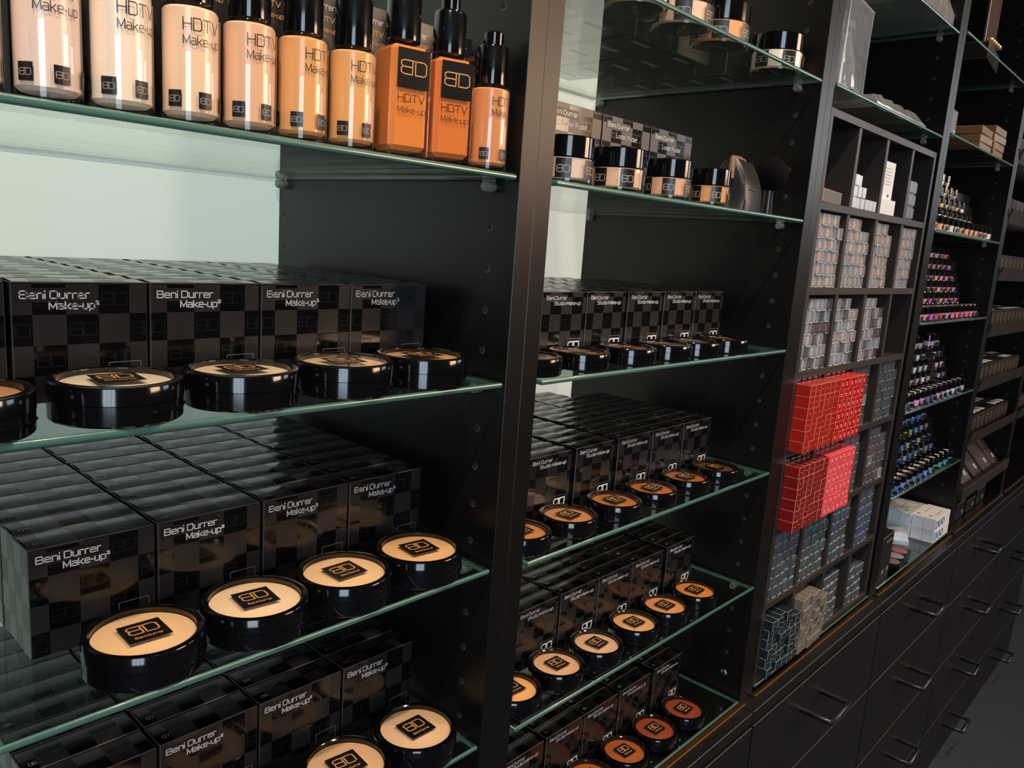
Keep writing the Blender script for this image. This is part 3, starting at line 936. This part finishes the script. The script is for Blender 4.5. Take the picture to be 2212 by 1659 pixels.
# cosmetic bag
root = tag(empty('cosmetic_bag', (0.4080, 0.040, Z2[1] + e), 0.20), 'small dark leather-look zip bag right of the small jars', 'bag')
b = MB()
secs, NS = [], 28
for k in range(9):
    t = k / 8
    hw = 0.037 * (1 - 0.16 * t ** 3)
    hd = 0.022 * (1 - t ** 3.0 * 0.72) + 0.0025
    zz = 0.056 * t
    ring = []
    for i in range(NS):
        a = 2 * math.pi * i / NS
        ca, sa = math.cos(a), math.sin(a)
        px = hw * math.copysign(abs(ca) ** 0.40, ca)
        py = hd * math.copysign(abs(sa) ** 0.40, sa)
        if abs(ca) > 0.8:
            px *= 1 - 0.14 * math.sin(math.pi * min(1, t * 1.3)) * (1 - abs(py) / hd)
        ring.append((px, py, zz + 0.0012 * math.sin(a * 3 + t * 4) * t))
    secs.append(ring)
vs = [p for r_ in secs for p in r_]
fs = [(k * NS + i, k * NS + (i + 1) % NS, (k + 1) * NS + (i + 1) % NS, (k + 1) * NS + i) for k in range(8) for i in range(NS)]
fs += [tuple(range(NS))[::-1], tuple(8 * NS + i for i in range(NS))]
b.add(vs, fs, MAT['leather'], True)
b.build('bag_body', root)
b = MB()
b.tube([(-0.0385, -0.004, 0.034), (-0.0360, -0.003, 0.048), (-0.028, -0.001, 0.0570), (0.0, 0, 0.0590), (0.020, 0.001, 0.0585), (0.031, 0.001, 0.055)], 0.0034, MAT['zip'], 8)
b.build('zipper', root)
b = MB()
b.tube([(-0.026, -0.0245, 0.024), (-0.010, -0.0250, 0.0245), (-0.002, -0.0250, 0.0245)], 0.0006, MAT['goldrim'], 6)
b.build('zip_cord', root)

# powder brush standing on its handle
root = tag(empty('powder_brush', (0.4790, 0.034, Z2[1] + e)), 'round fluffy black powder brush standing right of the zip bag', 'brush')
b = MB()
b.lathe([(0.0001, 0), (0.0068, 0), (0.0072, 0.002), (0.0058, 0.026), (0.0064, 0.031), (0.0001, 0.031)], MAT['handle'], 24)
b.build('handle', root)
b = MB()
pr = [(0.006, 0.0305)] + [(0.0205 * math.sin(math.pi * (0.16 + 0.84 * t)) ** 0.75 if t < 1 else 0.0001, 0.030 + 0.042 * t ** 0.85) for t in [i / 16 for i in range(1, 17)]]
b.lathe(pr, MAT['bristle'], 48)
b.build('bristles', root)

# ------------------------------------------------------------------ pigeonhole insert
IX0, IX1, IY = X3L + 0.0008, 0.9905, 0.30
IZ = [1.4200, 1.3082, 1.2007, 1.0908, 0.9850, 0.8752, 0.7673, 0.6590]     # board centres below the top
IXD = [0.6560, 0.7655, 0.8800]
root = tag(empty('pigeonhole_insert', (0.77, 0.15, Z3b)), 'dark brown pigeonhole insert with four columns of square cubbies', 'shelf insert')
off = Vector(root.location)
bt = 0.0098
for x in (IX0, IX1 - 0.0095):
    b = MB(); b.box(x, x + 0.0095, 0, IY, Z3b + e, 1.4250, MAT['insert'], 0.0005); b.build('side_board', root, -off)
b = MB(); b.box(IX0, IX1, IY, IY + 0.004, Z3b + e, 1.4250, MAT['insert']); b.build('back_board', root, -off)
for z in IZ:
    b = MB()
    b.box(IX0 + 0.0096, IX1 - 0.0096, 0.0004, IY, max(z - bt / 2, Z3b + e), z + bt / 2, MAT['insert'], 0.0005)
    b.build('shelf_board', root, -off)
for k in range(7):
    for x in IXD:
        b = MB()
        b.box(x - 0.0048, x + 0.0048, 0.0012, IY, IZ[k + 1] + bt / 2, IZ[k] - bt / 2, MAT['insert'], 0.0004)
        b.build('divider', root, -off)
XC = [(IX0 + 0.0095, IXD[0] - 0.0048), (IXD[0] + 0.0048, IXD[1] - 0.0048), (IXD[1] + 0.0048, IXD[2] - 0.0048), (IXD[2] + 0.0048, IX1 - 0.0095)]

# lipstick boxes
def lip_mesh(mat, edge, wd, hg, dp, two):
    b = MB()
    b.box(-wd / 2, wd / 2, 0, dp, 0, hg, mat, 0.00025, edge)
    f = front(-0.0002)
    # cream printed border at the left of the end face, tiny lines of print
    b.rect2d(-wd / 2 + 0.0001, -wd / 2 + 0.0005, 0.0004, hg - 0.0004, edge, f)
    if two:
        b.rect2d(-0.0026, 0.0026, hg * 0.52, hg * 0.52 + 0.0011, MAT['white'], f)
        b.rect2d(-0.0022, 0.0028, hg * 0.34, hg * 0.34 + 0.0010, MAT['white'], f)
    else:
        b.rect2d(-0.0032, 0.0030, hg * 0.47, hg * 0.47 + 0.0006, edge, f)
    return b.mesh('lipstick_box')
def lip_block(mat, edge, x0, z0, wd, hg, y0, dp, nc, nr, two, where, jy=0.0007, missing=()):
    me = lip_mesh(mat, edge, wd - 0.0004, hg - 0.0004, dp, two)
    for r in range(nr):
        for c in range(nc):
            if (r, c) in missing:
                continue
            o = ob('lipstick_box', me)
            o.location = (x0 + (c + 0.5) * wd, y0 + rnd.uniform(-jy, jy), z0 + r * hg)
            tag(o, '%s, %s layer up, %s from left' % (where, ORD[r], ORD[c]), 'box', where.replace('box', 'boxes'))
def cz(k):      # floor of cubby row k (1 = top row)
    return IZ[k] + bt / 2 + 0.0001
LW = 0.0163
lip_block(MAT['redA'], MAT['cream'], XC[0][0] + 0.0004, cz(4), LW, 0.0152, -0.0190, 0.075, 6, 6, False, 'brick-red lipstick box in upper left red block')
lip_block(MAT['redB'], MAT['cream'], XC[1][0] + 0.0001, cz(4), LW, 0.0152, -0.0190, 0.075, 6, 6, True, 'bright red lipstick box in upper right red block', missing=())
lip_block(MAT['redC'], MAT['cream'], XC[0][0] + 0.0004, cz(5), LW, 0.0152, -0.0190, 0.075, 6, 6, False, 'dark red lipstick box in lower left red block')
lip_block(MAT['pink'], MAT['cream'], XC[1][0] + 0.0001, cz(5), LW, 0.0152, -0.0190, 0.075, 6, 6, True, 'coral pink lipstick box in block under the bright red')
lip_block(MAT['teal'], MAT['greyedge'], XC[0][0] + 0.0004, cz(7), LW, 0.0142, -0.0100, 0.075, 6, 6, False, 'dark teal lipstick box in bottom left cubby', 0.003, missing=((5, 4), (5, 5)))
lip_block(MAT['grey'], MAT['greyedge'], XC[1][0] + 0.0001, cz(7), LW, 0.0142, -0.0120, 0.075, 6, 6, False, 'taupe grey lipstick box in bottom second cubby', 0.003, missing=((5, 4), (5, 5)))
# unlit tops of further boxes behind red blocks, their shade built as black strips
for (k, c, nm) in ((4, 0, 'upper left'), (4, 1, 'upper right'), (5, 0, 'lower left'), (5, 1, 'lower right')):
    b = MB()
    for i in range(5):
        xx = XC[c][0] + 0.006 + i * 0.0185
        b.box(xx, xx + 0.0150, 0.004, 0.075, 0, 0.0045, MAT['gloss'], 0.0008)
    o = b.build('unlit_box_tops')
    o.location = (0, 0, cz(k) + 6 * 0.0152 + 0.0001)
    tag(o, 'black strips standing in for unlit box tops on the %s red lipstick block' % nm, 'tray', 'unlit box tops on the lipstick blocks')

# clear refill boxes stacked in cubbies
SK = [(236, 176, 140), (240, 190, 140), (226, 156, 120), (224, 160, 84), (210, 170, 160), (150, 130, 140)]
MIX = [(120, 122, 132), (190, 110, 110), (160, 90, 84), (150, 150, 160), (210, 170, 160), (90, 80, 90)]
PUR = [(150, 40, 70), (110, 50, 90), (130, 120, 140), (90, 90, 110), (170, 60, 90)]
BLU = [(40, 70, 150), (60, 90, 190), (70, 80, 130), (50, 60, 110)]
GRN = [(50, 100, 96), (70, 120, 110), (40, 70, 72), (90, 110, 112)]
DKB = [(60, 64, 80), (74, 78, 96), (50, 60, 70)]
_RB = {}
def refill_shape(b, col, wd, hg, dp, fn=None):
    b.box(-wd / 2, wd / 2, 0, dp, 0, hg, MAT['plastic' if sum(col) > 345 else 'plastic_shaded'], 0.0006, fn=fn)  # darker powders take the shade-darkened plastic, with dimmer rim and sill
    b.box(-wd / 2 + 0.0026, wd / 2 - 0.0030, 0.0022, dp * 0.5, 0.0018, hg * 0.80, powder(col), 0.0012, fn=fn)
    b.box(-wd / 2 + 0.0003, -wd / 2 + 0.0010, -0.0004, 0.0006, 0.0006, hg * 0.96, MAT['rim' if sum(col) > 345 else 'blister'], fn=fn)
    b.box(-wd / 2 + 0.0030, wd / 2 - 0.0030, -0.0006, 0.0006, 0.0, 0.0007, MAT['silver' if sum(col) > 345 else 'inklight'], fn=fn)
def refill_mesh(col, wd, hg, dp):
    k = (col, round(wd, 4), round(hg, 4))
    if k not in _RB:
        b = MB()
        refill_shape(b, col, wd, hg, dp)
        _RB[k] = b.mesh('refill_box')
    return _RB[k]
RF = []
def refills(row, c, pal, nr, nc, name, top_missing=0, y0=0.0035, hg=0.0158):
    xa, xb = XC[c]
    wd = min(0.0186, (xb - xa - 0.003) / nc)
    for r in range(nr):
        for i in range(nc - (top_missing if r == nr - 1 else 0)):
            col = pal[rnd.randrange(len(pal))]
            loc = (xa + 0.0012 + (i + 0.5) * wd, y0 + rnd.uniform(-0.0010, 0.0022), cz(row) + r * hg)
            RF.append((loc, rnd.uniform(-0.03, 0.03), col, wd - 0.0009, hg - 0.0004,
                       'tiny clear refill box, %s layer up, %s from left, %s' % (ORD[r], ORD[i], name)))
RW = ['', 'top', 'second-row', 'third-row', 'fourth-row', 'fifth-row', 'sixth-row', 'bottom-row']
CW = ['first', 'second', 'third', 'fourth']
for (row, c, pal, nr, nc, tm) in [(2, 0, SK, 6, 5, 1), (2, 1, SK, 6, 5, 2), (2, 2, SK, 6, 4, 1), (2, 3, SK, 6, 4, 0),
                                  (3, 0, MIX, 6, 5, 0), (3, 1, MIX, 6, 5, 2), (3, 2, MIX, 6, 5, 2),
                                  (4, 2, PUR, 6, 4, 0), (4, 3, DKB, 6, 5, 1),
                                  (5, 2, PUR, 6, 4, 0), (5, 3, PUR, 6, 5, 2),
                                  (6, 0, DKB, 6, 5, 0), (6, 1, GRN, 6, 5, 0), (6, 2, BLU + DKB, 6, 4, 0), (6, 3, BLU, 6, 4, 0),
                                  (7, 2, DKB, 5, 4, 0), (7, 3, DKB, 4, 4, 0)]:
    refills(row, c, pal, nr, nc, '%s cubby in %s column' % (RW[row], CW[c]), tm)
camp = cam.matrix_world.translation
RF.sort(key=lambda q: (Vector(q[0]) - camp).length)
for loc, rz, col, wd, hg, lab in RF[:300]:
    o = ob('refill_box', refill_mesh(col, wd, hg, 0.05))
    o.location = loc
    o.rotation_euler = (0, 0, rz)
    tag(o, lab, 'refill box', 'clear refill boxes in the cubbies')
b = MB()
for loc, rz, col, wd, hg, lab in RF[300:]:
    fn = lambda x, y, z: (loc[0] + x, loc[1] + y, loc[2] + z)
    refill_shape(b, col, wd, hg, 0.05, fn)
tag(b.build('refill_boxes'), 'remaining tiny clear refill boxes in the farthest cubbies of the insert', 'refill boxes', kind='stuff')

# things in the top row of cubbies
z = cz(1)
root = tag(empty('black_display_box', (0.596, 0.021, z), 0.1), 'low dark box in the top left cubby', 'box')
b = MB(); b.box(-0.042, 0.040, -0.018, 0.03, 0, 0.016, MAT['grey'], 0.0005, MAT['cream']); b.build('box_body', root)
root = tag(empty('small_vial', (0.574, 0.030, z + 0.0161)), 'tiny clear vial standing on the low dark box', 'vial')
b = MB(); b.lathe([(0.0001, 0), (0.006, 0), (0.006, 0.012), (0.0001, 0.012)], MAT['plastic'], 16); b.build('vial_body', root)
b = MB(); b.lathe([(0.0001, 0.0121), (0.0062, 0.0121), (0.0062, 0.018), (0.0001, 0.018)], MAT['gloss'], 16); b.build('cap', root)
b = MB()
b.box(-0.0065, 0.0065, 0, 0.03, 0, 0.0145, MAT['frost'], 0.0006)
b.box(-0.0050, 0.0050, 0.001, 0.02, 0.002, 0.0105, powder((200, 190, 184)), 0.0006)
fm = b.mesh('white_refill_box')
for r, n in ((0, 6), (1, 3), (1.0, 0), (2, 2)):
    for i in range(n):
        o = ob('white_refill_box', fm)
        o.location = (0.6690 + i * 0.0160, 0.002 + rnd.uniform(-0.001, 0.001), z + 0.0149 * r)
        tag(o, 'tiny milky refill box, %s layer up, %s from left, second top cubby' % (ORD[int(r)], ORD[i]), 'refill box', 'milky refill boxes')
root = tag(empty('leaflet_stand', (0.8020, 0.0048, z), 0.0), 'cream card box holding a tall white leaflet, third top cubby', 'leaflet holder')
b = MB(); b.box(-0.0312, 0.0300, -0.0035, 0.0030, 0, 0.0215, MAT['whitecard'], 0.0004); b.build('card_base', root)
root = tag(empty('leaflet', (0.8080, 0.0086, z + 0.0001), 0.0), 'tall white printed leaflet standing behind its cream card box', 'leaflet')
b = MB(); b.box(-0.0235, 0.025, 0, 0.0008, 0, 0.0760, MAT['whitecard']); b.build('sheet', root)
b = MB()
for i in range(6):
    b.rect2d(-0.014, 0.010 + 0.002 * (i % 3), 0.066 - i * 0.0045, 0.0668 - i * 0.0045, MAT['inklight'], front(-0.0002))
for i in range(3):
    b.rect2d(0.004, 0.011, 0.026 - i * 0.007, 0.030 - i * 0.007, MAT['ink'], front(-0.0002))
b.build('printing', root)
for i in range(3):
    root = tag(empty('dark_vial_box', (0.9090, 0.002, z + i * 0.0195)), 'small dark clear-fronted box, %s in its stack, fourth top cubby' % ORD[i], 'box', 'stack of small dark boxes')
    b = MB(); b.box(-0.0235, 0.012, 0, 0.035, 0, 0.0190, MAT['card'], 0.0008, MAT['greyedge']); b.build('box_body', root)
    b = MB(); b.box(-0.022, -0.004, -0.0016, -0.0002, 0.002, 0.0170, MAT['plastic']); b.box(-0.002, 0.011, -0.0016, -0.0002, 0.002, 0.0170, MAT['plastic']); b.build('blister', root)

# ------------------------------------------------------------------ glass shelves over the insert
def crinkle(nx, ny, wx, wy, h, amp, seed, mat, name):
    r = random.Random(seed)
    ph = [(r.uniform(20, 90), r.uniform(20, 90), r.uniform(0, 6), r.uniform(0.3, 1)) for _ in range(7)]
    def hz(x, y):
        s = sum(a * abs(math.sin(px * x + py * y + p)) for px, py, p, a in ph) / 4
        return s
    b = MB()
    vs, fs = [], []
    for lay in (0, 1):
        for j in range(ny + 1):
            for i in range(nx + 1):
                x, y = wx * i / nx, wy * j / ny
                ed = min(1, 14 * min(i / nx, 1 - i / nx, j / ny, 1 - j / ny) + 0.35)
                zz = (amp * hz(x, y) * 0.3 + 0.0003) * ed if lay == 0 else (h * ed + amp * hz(x + 1, y) * ed + 0.0006)
                vs.append((x, y, zz))
    N = (nx + 1) * (ny + 1)
    for j in range(ny):
        for i in range(nx):
            a = j * (nx + 1) + i
            fs.append((a, a + nx + 1, a + nx + 2, a + 1))
            fs.append((N + a, N + a + 1, N + a + nx + 2, N + a + nx + 1))
    for i in range(nx):
        fs.append((i, i + 1, N + i + 1, N + i))
        a = ny * (nx + 1) + i
        fs.append((a + 1, a, N + a, N + a + 1))
    for j in range(ny):
        a = j * (nx + 1)
        fs.append((a + nx + 1, a, N + a, N + a + nx + 1))
        a += nx
        fs.append((a, a + nx + 1, N + a + nx + 1, N + a))
    b.add(vs, fs, mat, False)
    return b.build(name)
# clear presentation case with a shaped flask inside
root = tag(empty('clear_presentation_case', (0.6260, 0.026, Z3[1] + e), 0.10), 'tall clear plastic case with a flask inside, above the insert', 'case')
b = MB(); b.box(-0.060, 0.050, -0.018, 0.018, 0, 0.1120, MAT['casehaze'], 0.004); b.build('case_shell', root)
b = MB()
for yy in (-0.0165, 0.0165):
    b.tube([(-0.058, yy, 0.002), (0.048, yy, 0.002), (0.048, yy, 0.110), (-0.058, yy, 0.110), (-0.058, yy, 0.002)], 0.0021, MAT['rim'], 8)
b.box(-0.056, 0.046, -0.014, 0.014, 0.0022, 0.014, MAT['pouch'], 0.003)
b.build('case_rim', root)
b = MB(); b.box(-0.054, 0.045, 0.0145, 0.0155, 0.016, 0.1080, MAT['casehaze'], 0.0003); b.build('inner_tray', root)
b = MB(); b.lathe([(0.0001, 0.005), (0.016, 0.005), (0.017, 0.010), (0.013, 0.040), (0.007, 0.062), (0.005, 0.075), (0.008, 0.080), (0.007, 0.088), (0.0001, 0.090)], MAT['pouch'], 28, cx=-0.005, cy=-0.003); b.build('flask', root)
o = crinkle(26, 14, 0.225, 0.16, 0.012, 0.014, 3, MAT['pouch'], 'plastic_pouch'); o.location = (0.728, 0.012, Z3[1] + e); tag(o, 'folded crinkly clear pouch lying right of the clear case', 'pouch')
o = crinkle(26, 14, 0.24, 0.20, 0.030, 0.034, 5, MAT['pouch'], 'plastic_pouch'); o.location = (0.560, 0.020, Z3[0] + e); tag(o, 'crinkled clear pouch, left one on the highest shelf over the insert', 'pouch')
o = crinkle(26, 14, 0.185, 0.20, 0.040, 0.034, 9, MAT['pouch'], 'plastic_pouch'); o.location = (0.810, 0.008, Z3[0] + e); tag(o, 'crinkled clear pouch, right one on the highest shelf over the insert', 'pouch')

# ------------------------------------------------------------------ tiny pots, fourth bookcase
_PT = {}
def pot_parts(col):
    if col not in _PT:
        b = MB()
        R = 0.0142
        b.lathe([(0.0001, 0), (R - 0.001, 0), (R, 0.001), (R, 0.0125), (R - 0.0015, 0.0140), (0.0001, 0.0140)], MAT['clear'], 18)
        b.lathe([(0.0001, 0.0022), (R - 0.0024, 0.0022), (R - 0.0016, 0.003), (R - 0.0016, 0.0130), (0.0001, 0.0132)], powder(col), 18)
        m1 = b.mesh('pot_body')
        _PT[col] = m1
    return _PT[col]
b = MB()
b.lathe([(0.0001, 0.0142), (0.0136, 0.0142), (0.0136, 0.0255), (0.0128, 0.0265), (0.0001, 0.0265)], MAT['gloss'], 18)
b.rect2d(-0.0062, 0.0062, -0.0045, 0.0045, MAT['silver'], top(0.0267))
b.box(-0.0045, 0.0045, -0.0150, -0.0138, 0.0035, 0.0110, MAT['ink'])
POTCAP = b.mesh('cap')
def pot(x, y, z, col, label, group, rx=0.0):
    root = tag(empty('pigment_pot', (x, y, z)), label, 'pot', group)
    root.rotation_euler = (rx, 0, rnd.uniform(-0.5, 0.5))
    ob('pot_body', pot_parts(col), root)
    ob('cap', POTCAP, root)
PS = {2: [(226, 196, 176), (232, 214, 204), (240, 170, 120), (236, 236, 240), (224, 200, 150)],
      3: [(206, 120, 190), (240, 120, 90), (214, 150, 170), (190, 90, 170), (230, 160, 150)],
      4: [(150, 156, 190), (214, 220, 236), (180, 180, 190), (110, 100, 160), (220, 160, 200)],
      5: [(60, 110, 190), (70, 160, 190), (120, 140, 210), (110, 130, 150), (150, 190, 120)]}
PN = {2: 'third', 3: 'fourth', 4: 'fifth', 5: 'sixth'}
for si, ncol in ((2, 12), (3, 12), (4, 12), (5, 12)):
    zz = Z4[si] + e
    for i in range(ncol):
        pot(1.0680 + i * 0.0352, 0.0175, zz, PS[si][rnd.randrange(5)], 'tiny pot, %s from left in front row, %s shelf of fourth bookcase' % (ORD[i], PN[si]), 'tiny pots in front rows')
    # stepped display rack
    nr = {2: 5, 3: 6, 4: 5, 5: 5}[si]
    root = tag(empty('display_rack', (1.30, 0.05, zz)), 'black stepped display rack behind the front pots, %s shelf, fourth bookcase' % PN[si], 'rack', 'stepped display racks')
    off = Vector(root.location)
    b = MB()
    pts = []
    y0, dz, dy = 0.034, 0.0222, 0.0062
    for r in range(nr):
        b.box(1.135, 1.474, y0 + r * dy, y0 + (r + 1) * dy + (0.03 if r == nr - 1 else 0), zz, zz + 0.0012 + r * dz, MAT['satin'])
    b.build('stepped_stand', root, -off)
    for r in range(nr):
        nc = 9
        for c in range(nc):
            if si == 2 and c > 8 - max(0, (r - 1)):
                continue
            if si == 4 and c == 6:
                continue
            x = 1.158 + c * 0.0364 - (0.006 * r if si != 4 or c < 6 else 0.004 * r)
            if x < 1.14:
                continue
            pot(x, y0 + r * dy + 0.0160 + 0.0, zz + 0.0013 + r * dz, PS[si][rnd.randrange(5)], 'tiny pot, %s row up, %s column of rack, %s shelf, fourth bookcase' % (ORD[r], ORD[c], PN[si]), 'tiny pots in stepped racks')

# white adhesive boxes on the base plate
b = MB()
b.box(-0.057, 0.057, 0, 0.0235, 0, 0.0272, MAT['whitecard'], 0.0005)
b.rect2d(-0.040, -0.034, 0.0135, 0.0195, MAT['blueprint'], top(0.02735))
b.rect2d(-0.020, 0.030, 0.010, 0.0115, MAT['inklight'], top(0.02735))
DUO = b.mesh('box_body')
b = MB()
for dx_ in (-0.0009, -0.0003, 0.0003, 0.0009):
    put_text(b, 'DUO', -0.053 + dx_, 0.0052, 0.064, 0.0170, MAT['blueprint'], front(-0.0003 - dx_ * 0.02), 0.15)
DUOT = b.mesh('lettering')
for lv in range(2):
    for r in range(5):
        root = tag(empty('adhesive_box', (1.4560 - 0.003 * lv + (0.0 if r < 2 else -0.006), -0.0005 + r * 0.0240, Z4b + e + lv * 0.0275)), 'white adhesive box with blue lettering, %s layer, %s row back' % (('lower', 'upper')[lv], ORD[r]), 'box', 'white boxes with blue lettering')
        ob('box_body', DUO, root)
        ob('lettering', DUOT, root)
o = crinkle(10, 8, 0.05, 0.045, 0.020, 0.008, 21, MAT['frost'], 'frosted_bag'); o.location = (1.335, 0.030, Z4b + e); o.rotation_euler = (0.0, 0, 0.5); tag(o, 'frosted plastic bag crumpled left of the white boxes', 'bag')
root = tag(empty('eyeshadow_palette', (1.235, 0.006, Z4b + e), 0.12), 'flat black palette with three round pans before white boxes', 'palette')
b = MB(); b.box(-0.062, 0.060, 0, 0.040, 0, 0.0080, MAT['satin'], 0.001); b.build('tray', root)
for i, (x, c) in enumerate(((-0.040, (96, 88, 92)), (-0.002, (128, 130, 140)), (0.036, (140, 92, 96)))):
    b = MB(); b.lathe([(0.0165, 0.0081), (0.0150, 0.0090), (0.0001, 0.0092)], powder(c), 28, cx=x, cy=0.020); b.build('pan', root)
root = tag(empty('tall_black_carton', (1.105, 0.008, Z4b + e), 0.05), 'tall black carton standing left of the flat palette', 'carton')
b = MB(); b.box(-0.040, 0.036, 0, 0.030, 0, 0.0880, MAT['card'], 0.0006, MAT['goldbox']); b.build('carton_body', root)
b = MB()
put_line(b, 'Beni Durrer', -0.010, 0.074, 0.036, 0.0036, MAT['silver'], front(-0.0002))
put_logo(b, -0.018, 0.012, 0.014, 0.008, MAT['silver'], front(-0.0002), 0.12)
put_logo(b, 0.012, 0.012, 0.014, 0.008, MAT['silver'], front(-0.0002), 0.12)
b.build('lettering', root)

# upper shelves of the fourth bookcase
for i, x in enumerate((1.062, 1.101)):
    root = tag(empty('clear_carton', (x, 0.012, Z4[1] + e), 0.05), 'grey translucent carton, %s one at the left end of the shelf' % ('left', 'right')[i], 'carton', 'translucent cartons')
    b = MB(); b.box(-0.018, 0.018, 0, 0.030, 0, 0.0440, MAT['plastic'], 0.0008); b.box(-0.0165, 0.0165, 0.0012, 0.0285, 0.001, 0.0425, MAT['grey']); b.build('carton_body', root)
    b = MB(); put_logo(b, 0.002, 0.006, 0.010, 0.006, MAT['white'], front(-0.0003), 0.14); b.build('lettering', root)
for c, (x, n) in enumerate(((1.312, 3), (1.415, 4))):
    for k in range(n):
        root = tag(empty('gold_box', (x, 0.008, Z4[1] + e + k * 0.0150), rnd.uniform(-0.03, 0.03)), 'flat gold-edged brown box, %s in %s stack of two' % (ORD[k], ('left', 'right')[c]), 'box', 'gold-edged boxes')
        b = MB(); b.box(-0.044, 0.044, 0, 0.10, 0, 0.0142, MAT['goldbox'], 0.0012, MAT['goldrim']); b.build('box_body', root)
root = tag(empty('pearl_box_tray', (1.300, 0.02, Z4[0] + e), 0.1), 'dark boxes with gold glints on the highest shelf, fourth bookcase', 'box')
b = MB(); b.box(-0.05, 0.09, 0, 0.09, 0, 0.030, MAT['card'], 0.001, MAT['goldrim']); b.build('box_body', root)
b = MB(); b.box(-0.040, 0.085, 0.01, 0.014, 0.0302, 0.135, MAT['palette'], 0.001, MAT['greyedge']); b.build('header_card', root)
for i in range(5):
    o = MB()
    o.lathe([(0.0001, 0), (0.005, 0.0015), (0.0065, 0.005), (0.005, 0.0085), (0.0001, 0.010)], MAT['goldrim'], 16)
    q = o.build('gold_bead')
    q.location = (1.272 + i * 0.016, 0.021, Z4[0] + e + 0.0305)
    tag(q, 'shiny gold bead, %s from left on the dark box by the header card' % ORD[i], 'bead', 'gold beads on the highest shelf')

# ------------------------------------------------------------------ lipped trays, fifth and farthest bookcases
b = MB()
b.box(-0.0188, 0.0188, 0, 0.036, 0, 0.052, MAT['card'], 0.0005, MAT['cardlip'])
b.box(-0.0150, 0.0020, -0.0009, -0.0001, 0.012, 0.046, MAT['blister'])
b.box(0.0040, 0.0160, -0.0009, -0.0001, 0.012, 0.046, MAT['palette'])
TB = b.mesh('carton_body')
b = MB()
b.rect2d(-0.0155, 0.0155, 0.010, 0.030, MAT['labelw'], top(0.0522))
TBL = b.mesh('top_label')
TZ = [1.478, 1.353, 1.228, 1.1020, 0.9770, 0.8520]
for bi, (xl, xr, nm, cols) in enumerate(((X5L, X5, 'fifth', 11), (X6L, X6, 'farthest', 4))):
    for k, z in enumerate(TZ):
        if bi == 1 and z > 1.2:
            pass
        root = tag(empty('lipped_tray', ((xl + xr) / 2, 0.15, z)), 'black slanted tray with front lip, %s from the top in the %s bookcase' % (ORD[k], nm), 'tray', 'lipped trays')
        off = Vector(root.location)
        b = MB(); b.box(xl + 0.001, xr - 0.001, 0.004, 0.30, z - 0.004, z, MAT['insert'], 0.0004); b.build('tray_floor', root, -off)
        b = MB()
        b.add([(xl + 0.001, 0.0, z - 0.004), (xr - 0.001, 0.0, z - 0.004), (xr - 0.001, -0.008, z + 0.026), (xl + 0.001, -0.008, z + 0.026),
               (xl + 0.001, 0.004, z - 0.004), (xr - 0.001, 0.004, z - 0.004), (xr - 0.001, -0.004, z + 0.026), (xl + 0.001, -0.004, z + 0.026)],
              [(0, 1, 2, 3), (5, 4, 7, 6), (3, 2, 6, 7), (1, 5, 6, 2), (4, 0, 3, 7), (4, 5, 1, 0)], MAT['insert'])
        b.build('front_lip', root, -off)
        for c in range(cols):
            for r in range(5 if bi == 0 else 3):
                if rnd.random() < 0.06:
                    continue
                root = tag(empty('palette_carton', (xl + 0.024 + c * 0.0415, 0.0095 + r * 0.0385 + (0.006 if k % 2 else 0), z + 0.0001 + 0.001)), 'carton with white top label, %s from left, %s back, %s tray, %s bookcase' % (ORD[c], ORD[r], ORD[k], nm), 'carton', 'cartons in the trays of the %s bookcase' % nm)
                root.rotation_euler = (0.0, 0, rnd.uniform(-0.03, 0.03))
                ob('carton_body', TB, root)
                if rnd.random() < 0.85:
                    ob('top_label', TBL, root)
# leaning brown palettes in the lowest tray
b = MB()
z = 0.7230
root = tag(empty('lipped_tray', ((X5L + X5) / 2, 0.15, z)), 'black sloping tray holding the brown palettes, fifth bookcase', 'tray')
off = Vector(root.location)
b.box(X5L + 0.001, X5 - 0.001, 0.004, 0.30, z - 0.004, z, MAT['insert'], 0.0004); b.build('tray_floor', root, -off)
b = MB(); b.box(X5L + 0.001, X5 - 0.001, -0.008, 0.0035, z - 0.004, z + 0.022, MAT['insert'], 0.0006); b.build('front_lip', root, -off)
for i, (x, wd) in enumerate(((1.605, 0.075), (1.700, 0.085), (1.805, 0.085), (1.905, 0.09), (1.995, 0.07))):
    root = tag(empty('brown_palette', (x, 0.012, z + 0.0078)), 'leaning brown palette with clear window, %s from left in the low tray' % ORD[i], 'palette', 'leaning brown palettes')
    root.rotation_euler = (-math.radians(42), 0, rnd.uniform(-0.03, 0.03))
    b = MB(); b.box(-wd / 2, wd / 2, 0, 0.010, 0, 0.098, MAT['palette'], 0.001); b.build('case', root)
    b = MB(); b.box(-wd * 0.42, -wd * 0.02, -0.0008, -0.0001, 0.014, 0.085, MAT['mirror'], 0.0002); b.build('window', root)
    b = MB(); put_logo(b, wd * 0.14, 0.020, 0.016, 0.012, MAT['white'], front(-0.0003), 0.14); b.build('emblem', root)
for i, (x, wd) in enumerate(((1.610, 0.07), (1.690, 0.07), (1.790, 0.08), (1.890, 0.08))):
    root = tag(empty('dark_palette', (x, 0.016, CT + 0.0032)), 'dark palette box, %s from left on the base of the fifth bookcase' % ORD[i], 'palette', 'dark palettes on the base')
    b = MB(); b.box(-wd / 2, wd / 2, 0, 0.05, 0, 0.030 + 0.012 * (i % 2), MAT['card'], 0.001, MAT['cardlip']); b.build('case', root)
    b = MB(); put_logo(b, wd * 0.1, 0.010, 0.014, 0.009, MAT['silver'], front(-0.0003), 0.14); b.build('emblem', root)
